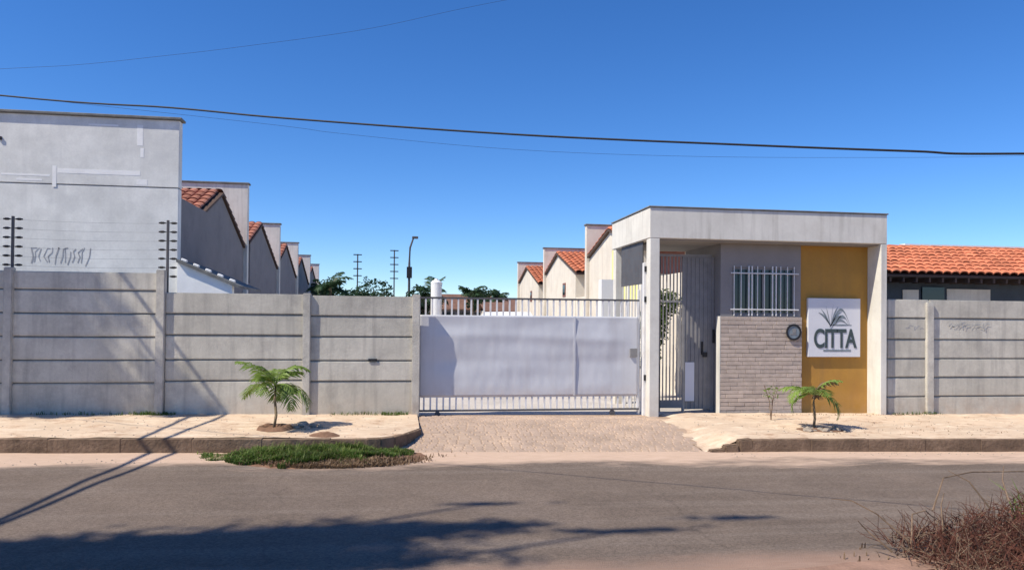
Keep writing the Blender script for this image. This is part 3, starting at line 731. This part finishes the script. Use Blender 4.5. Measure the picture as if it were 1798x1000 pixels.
def frond_mesh(L_, droop, lift, nl, ll, lw, rachis=.008, seedx=0):
    q = MB(); q.open = True
    pts = []
    for i in range(13):
        t = i/12; ang = lift - droop*t**1.3
        pts.append(Vector((0, 0, 0)) if i == 0 else pts[-1]+Vector((math.cos(ang), 0, math.sin(ang)))*L_/12)
    q.tube(pts, [rachis*(1-.75*i/12) for i in range(13)], 5)
    for i in range(nl):
        t = .16+.84*i/nl; k = min(11, int(t*12)); p = pts[k].lerp(pts[k+1], t*12-k) if k < 12 else pts[-1]
        d = (pts[min(12, k+1)]-pts[k]).normalized()
        l_ = ll*math.sin(math.pi*min(.93, .18+t*.78))*U(.85, 1.12)
        for s in (-1, 1):
            side = Vector((0, s, 0)); nn = d.cross(side)
            dr = (d*.75 + side*1.0 + Vector((0, 0, U(-.35, .1)))).normalized()
            mid = p+dr*l_*.5+Vector((0, 0, -.02*l_)); tip = p+dr*l_+Vector((0, 0, -.28*l_*U(.6, 1.4)))
            w_ = d*lw
            q.quad(p-w_*.5, mid-w_, tip, mid+w_)
            q.quad(p+w_*.5, p-w_*.5, mid+w_*.0, mid+w_)
    return q
def palm(label, loc, h, L_, n, mat, name='young_palm', scale=1, group=None, nl=18, ll=.22, lw=.011, stem=.022, spread=None, brown=0, trunkmat=None):
    t = thing(name, label, 'palm tree', loc, group)
    q = MB().tube([(-.03*scale, 0, -.1), (.012*scale, 0, h*.3), (-.014*scale, .004, h*.7), (0, 0, h)], [stem*1.35, stem*1.05, stem*.95, stem*.8], 8)
    q.build('trunk', trunkmat or M_palmstem, t, smooth=True)
    for i in range(n):
        a = (spread[i] if spread else 360*i/n*1.0+U(-24, 24)); lift = R(U(12, 84)); dr = R(U(45, 140))
        fr_ = frond_mesh(L_*U(.6, 1.15), dr, lift, nl, ll, lw, rachis=.007*scale)
        o = fr_.build('frond', mat if i >= brown else M_drygrass, t); o.location = (0, 0, h*U(.93, 1)); o.rotation_euler = (0, 0, R(a))
    return t
palm('young palm with green arching fronds before the concrete wall', (-1.96, -1.54, G(-2)-.03), .70, .78, 13, M_palmleaf, nl=17, ll=.27, lw=.021)
palm('young palm before the ochre wall with some dry fronds', (7.35, -1.74, G(7.3)-.04), .62, .66, 11, M_palmleaf, nl=15, ll=.23, lw=.021, brown=3)
far_pal = 'palms far beyond the gate'
palm('small distant palm above the brown roof beyond the gate', (4.35, 30, 0), 3.1, 1.15, 12, M_farpalm, name='far_palm', scale=3, group=far_pal, nl=16, ll=.5, lw=.05, stem=.09)
palm('distant palm right behind the end of the left concrete wall', (2.1, 34, 0), 3.3, 1.5, 14, M_farpalm, name='far_palm', scale=3, group=far_pal, nl=16, ll=.6, lw=.06, stem=.1)
palm('distant palm over the wall beside the last left house', (-4.1, 32, 0), 3.5, 1.7, 14, M_farpalm, name='far_palm', scale=3, group=far_pal, nl=16, ll=.6, lw=.06, stem=.1)
palm('distant palm just left of the farthest cream house', (7.3, 40, 0), 3.4, 1.0, 12, M_farpalm, name='far_palm', scale=3, group=far_pal, nl=16, ll=.5, lw=.05, stem=.1)

wt = thing('water_tank', 'white column-shaped tank standing just beyond the gate', 'tank', (2.19, 30, 0))
MB().tube([(0, 0, -.4), (0, 0, 3.7), (0, 0, 3.82), (0, 0, 3.95)], [.32, .32, .33, .20], 20).build('body', M_tank, wt, smooth=False)
MB().tube([(0, 0, 3.95), (0, 0, 4.05)], [.12, .10], 12).build('lid', M_tank, wt)
lp = thing('street_lamp', 'dark lamp post with short raised arm far beyond the wall', 'lamp', (.72, 40, 0))
MB().tube([(0, 0, -.3), (0, 0, 5.5), (.05, 0, 6.8), (.28, 0, 7.5)], [.10, .085, .07, .06], 8).build('pole', M_darkmetal, lp)
MB().box(.18, .62, -.12, .12, 7.45, 7.62).build('lamp_head', M_darkmetal, lp, bevel=.03)
MB().box(-.18, .2, -.15, .15, 4.6, 5.4).build('junction_box', M_black, lp)
for lab, loc, n, hh, sd_ in (('distant electric fence pole above the trees with three arms', (-2.94, 40, 4.5), 4, 1.75, (-1, 1)), ('distant electric fence pole just left of the lamp post', (-.35, 40, 4.3), 5, 2.3, (1,))):
    t = thing('electric_fence_pole', lab, 'pole', loc, 'electric fence poles on the wall tops')
    MB().box(-.045, .045, -.03, .03, -4.5, hh).build('pole', M_darkmetal, t)
    for k in range(n):
        z = hh-.08-k*.5
        MB().box(-.30, .30, -.03, .03, z, z+.07).build('insulator', M_ceram, t, bevel=.01)
# far houses seen between pickets
def far_house(label, x0, x1, y, ez, pz, mat, rmat, name='far_house'):
    t = thing(name, label, 'house', (x0, y, 0), 'houses far beyond the gate')
    w_ = x1-x0
    MB().box(0, w_, 0, 5, -.4, ez).build('wall', mat, t)
    MB().prism([(-.3, ez-.05), (2.5, pz), (5.3, ez-.05), (5.3, ez-.12), (2.5, pz-.08), (-.3, ez-.12)][::-1], 'x', -.3, w_+.3).build('roof', rmat, t)
    for i in range(3):
        f_ = MB().box(w_*(.12+.3*i), w_*(.12+.3*i)+.9, -.03, -.002, 1.0, 2.2).build('window', M_glass, t)
    return t
far_house('brown roofed house beyond the gate behind the white tank', 2.9, 7.2, 44, 2.5, 3.7, M_grey, M_farroof)
far_house('low cream house beyond the middle of the gate', 6.0, 9.2, 36, 2.3, 2.9, M_cream, M_farroof)
far_house('small grey house beyond the gate with a dull red roof', 7.3, 10.5, 52, 2.8, 3.6, M_cream, M_farroof)
bw = MB().box(-8, 14, 60, 60.3, -.4, 2.9).build('boundary_wall', M_grey); tag(bw, 'grey end wall of the inner street seen between gate pickets', 'wall')
# bush between the pickets
tree('low shrubs in the yard visible between the gate pickets', (5.9, 22, 0), 2.2, 1.1, 1500, .07, M_grass, blobs=[(0, 0, 1.5, .9, .5, .45), (.9, .2, 1.45, .8, .5, .4)], trunk_r=.05, name='yard_shrub')
tree('leafy shrub in the yard behind the pedestrian gate bars', (6.25, 3.6, 0), 1.6, .5, 2600, .05, M_grass, blobs=[(0, 0, 1.5, .42, .3, .55), (-.1, 0, .8, .3, .25, .4), (.35, .1, 2.1, .4, .3, .35)], trunk_r=.03, limbs=1, name='yard_shrub')
# van
vn = thing('parked_van', 'white van parked on the inner street behind the gate pickets', 'van', (6.0, 20, G(6)))
m_ = MB()
prof = [(-1.0, .35), (1.0, .35), (1.0, 1.25), (.86, 1.95), (.62, 2.22), (-.62, 2.22), (-.86, 1.95), (-1.0, 1.25)]
L0 = len(m_.v); secs = [(0, .86, .62), (.35, .95, .72), (1.2, 1, 1), (4.2, 1, 1), (4.5, .95, .97)]
for y_, sx_, sz_ in secs:
    m_.v += [(px*sx_, y_, .35+(pz-.35)*sz_) for px, pz in prof]
n8 = len(prof)
for i in range(len(secs)-1):
    m_.f += [(i*n8+j, i*n8+(j+1) % n8, (i+1)*n8+(j+1) % n8, (i+1)*n8+j) for j in range(n8)]
m_.f += [tuple(range(n8)), tuple(range((len(secs)-1)*n8, len(secs)*n8))[::-1]]
m_.build('body', M_van, vn)
MB().quad((-.80, .50, 1.45), (.80, .50, 1.45), (.62, 1.02, 2.02), (-.62, 1.02, 2.02)).build('windscreen', M_glass, vn)
for s in (-1, 1):
    for y_ in (1.3, 2.7):
        MB().quad((s*.995, y_, 1.30), (s*.995, y_+1.2, 1.30), (s*.885, y_+1.2, 1.88), (s*.885, y_, 1.88)).build('side_window', M_glass, vn)
    for y_ in (.8, 3.6):
        o = MB().tube([(-.1, 0, 0), (.1, 0, 0)], .33, 18).build('wheel', M_tyre, vn); o.location = (s*.88, y_, .33)
    MB().box(s*.62-.12, s*.62+.12, -.012, .02, .72, .86).build('headlight', M_sign, vn)
vn.rotation_euler = (0, 0, R(14))

# ------------------------------------------------------------------ overhead cables
def cable(label, pts, r, name='overhead_cable', n=40):
    P_ = []
    def cr(p0, p1, p2, p3, t):
        return .5*((2*p1)+(-p0+p2)*t+(2*p0-5*p1+4*p2-p3)*t*t+(-p0+3*p1-3*p2+p3)*t**3)
    pv = [Vector(p) for p in pts]; pv = [pv[0]*2-pv[1]]+pv+[pv[-1]*2-pv[-2]]
    for i in range(1, len(pv)-2):
        for j in range(8): P_.append(cr(pv[i-1], pv[i], pv[i+1], pv[i+2], j/8))
    P_.append(pv[-2])
    o = MB().tube(P_, r, 6).build(name, M_rub, smooth=True); tag(o, label, 'cable'); return o
cable('thick dark cable sagging right across the sky', [(-12, -.9, 5.6), (-5.02, -3.77, 4.45), (-2.68, -4.78, 4.13), (-1.3, -5.36, 3.92), (1.15, -6.42, 3.59), (3.22, -7.34, 3.36), (4.56, -7.95, 3.22), (5.36, -8.32, 3.15), (9, -10.0, 3.0)], .0105)
cable('faint thin wire running level below the thick cable', [(-14, -3, 5.2), (-2.82, -3, 4.5), (-.85, -3, 4.35), (1.67, -3, 4.23), (4.37, -3, 4.24), (7.27, -3, 4.34), (10.39, -3, 4.5), (18, -3, 5.0)], .002)
cable('faint thin wire climbing to the top of the sky', [(-9, -3, 4.6), (-5.4, -3, 5.02), (-4.4, -3, 5.14), (-3.36, -3, 5.32), (-2.29, -3, 5.52), (-.46, -3, 5.91), (1.48, -3, 6.46), (6, -3, 7.6)], .0018)
# service drop crossing the street beside the frame, its shadow falls on road and wall
spole = thing('service_pole', 'service pole behind the left wall carrying the wires over the street', 'pole', (-7.55, .45, 0))
MB().tube([(0, 0, -.4), (0, 0, 6.1)], [.09, .07], 10).build('pole', M_post, spole)
MB().box(-.35, .40, -.04, .04, 5.55, 5.65).build('crossarm', M_darkmetal, spole)
cable('first service wire crossing the street left of the frame', [(-8.5, -22, 6.2), (-8.3, -14, 5.6), (-8.08, -8, 5.3), (-7.85, -4.3, 5.3), (-7.68, -1.5, 5.4), (-7.66, .4, 5.6)], .038)
cable('second service wire crossing the street left of the frame', [(-9.3, -22, 6.2), (-8.62, -14, 5.6), (-8.01, -8, 5.3), (-7.52, -4.3, 5.3), (-7.17, -1.5, 5.4), (-7.16, .4, 5.6)], .038)

# ------------------------------------------------------------------ trees outside the frame whose shade falls into it
def sh(x, y, s, rx, ry, rz=.35):           # where foliage must hang to shade the road at (x, y)
    return (x-s, y-.35*s, -.35+1.33*s, rx, ry, rz)
base = Vector((-15.0, -13.5, -.4))
SH = 10.0
bl = [sh(-3.2, -7.45, SH, 1.7, .50, .45), sh(-1.5, -7.2, SH, 1.5, .48, .45), sh(-.3, -6.95, SH, 1.25, .36, .36), sh(-1.0, -7.75, SH, 1.6, .35, .3), sh(.7, -6.85, SH-.2, .8, .18, .2), sh(.95, -5.95, SH+.2, .6, .06, .06),
      sh(2.2, -7.1, SH, .9, .10, .08), sh(3.5, -6.75, SH, .8, .07, .06), sh(-4.7, -7.9, SH+.3, 1.4, .5), sh(-6.2, -8.9, SH+.5, 1.6, 1.0), sh(-5.5, -10.9, SH+.7, 1.8, 1.1), sh(-8, -10.4, SH+.5, 1.8, 1.4)]
bl = [(b[0]-base.x, b[1]-base.y, b[2]-base.z, *b[3:]) for b in bl]
tree('tall shade tree on the near verge beside the viewpoint, outside the frame', tuple(base), 12, 3, 80000, .09, M_farleaf, blobs=bl, trunk_r=.26, limbs=3, soft=True)
base = Vector((-16.3, -2.95, -.1))
bl = [(1.9, .1, 12.6, .9, .7, .9), (2.9, 0, 12.9, .5, .3, .25), (3.3, .2, 13.6, .3, .3, .5), (2.5, .3, 13.4, .35, .35, .7), (.6, -.2, 13.2, 1.0, .9, .9), (-.8, .3, 12.4, 1.3, 1.1, 1.0), (.2, 0, 14.4, 1.0, .9, .7), (1.2, .2, 11.6, .8, .6, .5), (4.75, .0, 10.55, .42, .3, .5), (4.4, 0, 10.75, .3, .3, .4)]
tree('tall street tree left of the frame dappling the wall with shade', tuple(base), 13, 2.5, 15000, .09, M_farleaf, blobs=bl, trunk_r=.2, limbs=4)

# ------------------------------------------------------------------ verge grass, weeds, rubble
def grass_patch(name, label, n, fx, hmin, hmax, mat, w_=.006, zf=None, kind='stuff', cat='grass', group=None):
    q = MB(); q.open = True
    for _ in range(n):
        x, y, k = fx()
        z = zf(x, y); h = U(hmin, hmax)*k; a = U(0, 6.28); le = U(.2, .9)*h
        d = Vector((math.cos(a), math.sin(a), 0)); s_ = Vector((-d.y, d.x, 0))*w_*U(.7, 1.4); p = Vector((x, y, z-.01))
        m1 = p+d*le*.35+Vector((0, 0, h*.6)); tip = p+d*le+Vector((0, 0, h*U(.75, 1)))
        q.quad(p-s_, p+s_, m1+s_*.8, m1-s_*.8); q.quad(m1-s_*.8, m1+s_*.8, tip)
    o = q.build(name, mat); return tag(o, label, cat, group, kind)
def heapz(x, y):
    t = max(0, 1-((x+1.0)/1.5)**2-((y+2.85)/1.02)**2); return G(x)-.272+.07*t + .012*noise.noise(Vector((x*6, y*6, 0)))*min(1, 4*t)
roadz = lambda x, y: G(x)-.26
def gfx():
    while True:
        x = U(-3.1, .25); y = U(-3.72, -2.58)
        t = (x+1.25)/1.6; lo = -3.62*(1-.28*t*t) if abs(t) < 1.2 else 0
        k = 1-abs(t)**2.2*.7
        d = noise.noise(Vector((x*2.2, y*3.5, 0)))
        e_ = noise.noise(Vector((x*5, y*5, 4)))*.30+noise.noise(Vector((x*1.7, 3, 4)))*.35
        if y < -2.66-.95*max(0, 1-(abs(t)**2.0)) + d*.3+e_*.8+U(-.06, .1): continue
        if d < -.18 and U(0, 1) < .75: continue
        return x, y, max(.3, k*(.8+.7*d))
grass_patch('verge_grass', 'green grass tuft patch growing against the kerb on the road edge', 30000, gfx, .04, .15, M_grass, zf=lambda x, y: heapz(x, y)+.01, w_=.008)
grass_patch('tall_verge_grass', 'taller yellow-green blades rising from the verge grass', 1500, gfx, .10, .24, M_grass2, zf=lambda x, y: heapz(x, y)+.01, w_=.006)
grass_patch('dead_grass', 'brown dead blades mixed into the verge grass', 4000, gfx, .05, .14, M_drygrass, zf=lambda x, y: heapz(x, y)+.01, w_=.007)
def gfx2():
    x = random.gauss(-.85, .5); y = -3.62+U(-.16, .25)+.28*(x+.85)**2; return x, y, .8
grass_patch('dry_grass', 'reddish dry grass fringe below the green verge grass', 5200, gfx2, .03, .11, M_drygrass, zf=lambda x, y: heapz(x, y)+.005, w_=.008)
# soil heap under the grass
o = sheet('soil_heap', M_soil, rng(-2.75, .45, .06), lambda x: (-3.95, KY(x)-.003), heapz, 22, 'stuff'); tag(o, 'brown soil washed up beneath the verge grass by the kerb', 'soil', kind='stuff')
def wf():
    x = random.choice([U(-6.3, -4.4), U(-4.6, -3.9), U(-4.5, -4.0), U(-1.2, .2), U(-.3, .2), U(10.1, 11.2)]); return x, U(-.14, -.03), 1
grass_patch('wall_foot_weeds', 'small weeds scattered along the foot of the concrete walls', 900, wf, .02, .10, M_grass, zf=walkz, w_=.005)
def wf3():
    x = U(7.2, 11); return x, random.choice([U(-.2, -.05), U(-2.5, -1.0)]), .6
grass_patch('dry_weeds', 'pale dry weeds on the pavement right of the gatehouse', 350, wf3, .02, .08, M_drygrass, zf=walkz)
# two dry saplings by the gatehouse
def sapling(label, loc, h, mat, n):
    t = thing('dry_sapling', label, 'plant', loc)
    q = MB()
    for i in range(4):
        a = U(0, 6.28); q.tube([(0, 0, -.03), (.03*math.cos(a), .03*math.sin(a), h*.5), (.14*math.cos(a), .14*math.sin(a), h*U(.8, 1))], [.009, .006, .003], 5)
    q.build('stem', M_drytwig, t)
    leaf_cloud(n, [(0, 0, h*.75, .16, .12, h*.25)], .028).build('leaves', mat, t); return t
sapling('pale thin sapling standing before the right part of the stone cladding', (7.05, -.75, walkz(6.9, -.75)), .7, M_palmleaf, 60)

def stone(x, y, s, parent=None, zf=walkz):
    bm = bmesh.new(); bmesh.ops.create_icosphere(bm, subdivisions=2, radius=1)
    sd_ = Vector((U(0, 50), U(0, 50), U(0, 50)))
    for v_ in bm.verts:
        v_.co *= 1+.45*noise.noise(v_.co*1.1+sd_); v_.co = Vector((v_.co.x*s*U(.97, 1.03), v_.co.y*s*.8, v_.co.z*s*.55))
    me = bpy.data.meshes.new('rubble_stone'); bm.to_mesh(me); bm.free(); me.materials.append(M_stone)
    o = bpy.data.objects.new('rubble_stone', me); C.objects.link(o); o.rotation_euler = (0, 0, U(0, 6)); o.location = (x, y, zf(x, y)+s*.25)
    return o
# planting rings round the palms
rg = thing('planting_ring', 'low brown rim of soil and concrete round the left palm', 'planter', (-1.96, -1.54, walkz(-1.96, -1.54)))
q = MB(); q.open = True
N = 40
for i in range(N+1):
    a = 2*math.pi*i/N; w1 = .02*noise.noise(Vector((math.cos(a)*2, math.sin(a)*2, 1)))
    for (r_, z_) in ((.17, -.02), (.21, .045), (.27, .05), (.33, -.01)):
        q.v.append(((r_+w1)*math.cos(a)*.92, (r_+w1)*math.sin(a), z_+.02*noise.noise(Vector((math.cos(a)*3, math.sin(a)*3, r_*5)))))
for i in range(N):
    for j in range(3): k = i*4+j; q.f.append((k, k+4, k+5, k+1))
q.build('rim', M_soil, rg, smooth=True)
MB().tube([(0, 0, -.05), (0, 0, .012)], .22, 20).build('soil', M_soil, rg)
for k, (x, y, s) in enumerate([(-1.55, -1.35, .11), (-1.38, -1.42, .09), (-1.45, -1.62, .07), (-1.25, -1.50, .06), (-1.62, -1.55, .06), (-1.3, -1.28, .05)]):
    tag(stone(x, y, s), ('largest rubble lump beside the left palm ring', 'second largest rubble lump right of the left palm', 'nearest of the rubble lumps right of the left palm', 'rightmost small rubble lump by the left palm', 'small rubble lump touching the left palm ring', 'farthest tiny rubble lump toward the concrete wall')[k], 'stone', 'rubble lumps by the left palm')
def mound(name, label, x0, y0, rx, ry, h, mat):
    q = MB(); q.open = True; n1, n2 = 26, 9
    for j in range(n2+1):
        for i in range(n1):
            a = 2*math.pi*i/n1; r_ = j/n2; p = Vector((x0+rx*r_*math.cos(a)*(1+.2*noise.noise(Vector((math.cos(a)*1.6, math.sin(a)*1.6, x0)))), y0+ry*r_*math.sin(a), 0))
            q.v.append((p.x, p.y, walkz(p.x, p.y)-.006+h*(1-r_**1.6)+.35*h*noise.noise(Vector((p.x*14, p.y*14, 2)))*(1-r_)))
    for j in range(n2):
        for i in range(n1): q.f.append((j*n1+i, j*n1+(i+1) % n1, (j+1)*n1+(i+1) % n1, (j+1)*n1+i))
    o = q.build(name, mat, smooth=True); return tag(o, label, 'soil', kind='stuff')
mound('soil_mound', 'small dark mound of soil on the pavement edge above the grass', -1.1, -2.2, .26, .16, .07, M_soil)
mound('soil_mound', 'flat ring of grey rubble soil round the right palm', 7.42, -1.85, .50, .30, .035, M_soil)
sts = []
for k in range(34):
    a = U(0, 6.28); rr = U(.15, 1); x = 7.45+.50*rr*math.cos(a); y = -1.88+.28*rr*math.sin(a)
    sts.append(stone(x, y, U(.025, .08)))
q = MB(); q.open = True
for o in sts:
    mw = Matrix.Translation(o.location) @ o.rotation_euler.to_matrix().to_4x4(); k = len(q.v)
    q.v += [tuple(mw @ v_.co) for v_ in o.data.vertices]; q.f += [tuple(k+i for i in p.vertices) for p in o.data.polygons]
    bpy.data.objects.remove(o)
o = q.build('rubble', M_stone); tag(o, 'grey rubble scattered round the foot of the right palm', 'rubble', kind='stuff')
q = MB(); q.open = False
for _ in range(700):
    x = random.choice([U(-8, .2), U(5.2, 13)]); y = U(-2.4, -.1) if U(0, 1) < .6 else U(-3.3, -2.9); z = walkz(x, y) if y > -2.5 else roadz(x, y)
    s = U(.006, .02); k = len(q.v)
    for dx, dy, dz in ((1, 0, 0), (-.5, .8, 0), (-.5, -.8, 0), (0, 0, .8)): q.v.append((x+dx*s, y+dy*s, z+dz*s))
    q.f += [(k, k+1, k+3), (k+1, k+2, k+3), (k+2, k, k+3)]
q.open = True; o = q.build('gravel', M_stone); tag(o, 'loose grit and small stones scattered on pavement and gutter', 'gravel', kind='stuff')

# ------------------------------------------------------------------ dry thorny bush at the near right corner
bu = thing('dry_bush', 'reddish brown dry thorny bush at the bottom right corner', 'bush', (5.7, -8.2, G(5.7)-.25))
def bushh(x):                      # height profile, world x
    t = min(1, max(0, (x-4.3)/2.2)); return .07+.38*t**.9
def twig_mesh(n, rad, seed, q=None):
    q = MB(); q.open = True
    for _ in range(n):
        x = 4.35+4.0*U(0, 1)**.75; y = U(-8.9, -7.75+.12*(x-4)); h = bushh(x)
        z = -.38+U(0, .75)*h; d = Vector((U(-1, 1), U(-1, 1), U(-.2, 1.1))).normalized()
        L_ = U(.12, .34); p = Vector((x, y, z)); bend = Vector((U(-1, 1), U(-1, 1), U(-1, .6)))*.25
        pts = [p-bu.location, p+d*L_*.5-bu.location, p+(d+bend).normalized()*L_-bu.location]
        q.tube(pts, [rad, rad*.7, rad*.35], 3, cap=False)
    return q
o = twig_mesh(5000, .0045, 1).build('twigs', M_twig, bu); o['kind'] = 'stuff'
o = twig_mesh(1500, .004, 2).build('pale_twigs', M_drytwig, bu); o['kind'] = 'stuff'
q = MB(); q.open = True
for _ in range(8000):
    x = 4.45+3.9*U(0, 1)**.75; y = U(-8.9, -7.8+.12*(x-4)); z = -.38+U(0, .92)*bushh(x); p = Vector((x, y, z))-bu.location
    a = Vector((U(-1, 1), U(-1, 1), U(-1, 1))).normalized(); b_ = a.cross(Vector((U(-1, 1), U(-1, 1), U(-1, 1)))).normalized(); s = U(.008, .022)
    q.quad(p-a*s, p-b_*s*.5, p+a*s, p+b_*s*.5)
o = q.build('dry_leaves', M_dryleaf, bu); o['kind'] = 'stuff'
q = MB()
for pts in ([(4.55, -8.0, -.30), (4.30, -7.85, -.06), (4.12, -7.75, .04), (3.95, -7.7, .05)], [(4.35, -8.0, -.36), (4.18, -7.9, -.20), (4.08, -7.9, -.10)], [(4.5, -8.05, -.3), (4.62, -7.9, -.06), (4.75, -7.9, -.03), (4.86, -7.9, -.12)],
            [(5.6, -7.7, -.1), (5.45, -7.6, .15), (5.3, -7.5, .24)], [(5.3, -7.3, -.2), (5.5, -7.2, .1), (5.9, -7.1, .13), (6.6, -7.0, .10), (7.4, -6.9, .12)], [(5.7, -7.8, .0), (5.72, -7.7, .18), (5.78, -7.65, .30)], [(4.9, -7.95, -.3), (4.95, -7.85, .0), (5.02, -7.8, .1)]):
    q.tube([Vector(p)-bu.location for p in pts], [.010]+[.007]*(len(pts)-2)+[.003], 5)
q.build('long_twigs', M_drytwig, bu)
def nf():
    x = 4.6+U(0, 3.4)-U(0, 1)**2*1.0; return x, U(-8.6, -7.7), 1
grass_patch('verge_weeds', 'straw coloured weeds on the near dirt verge before the dry bush', 500, nf, .02, .09, M_drygrass, zf=lambda x, y: G(x)-.25)
def nf2():
    x = random.gauss(6.75, .14); return x, U(-7.1, -6.75), 1
grass_patch('tall_weed', 'pale green tall weed sprig at the right edge above the dry bush', 34, nf2, .2, .5, M_palmleaf, zf=lambda x, y: G(x)-.25, w_=.008, kind=None, cat='weed')
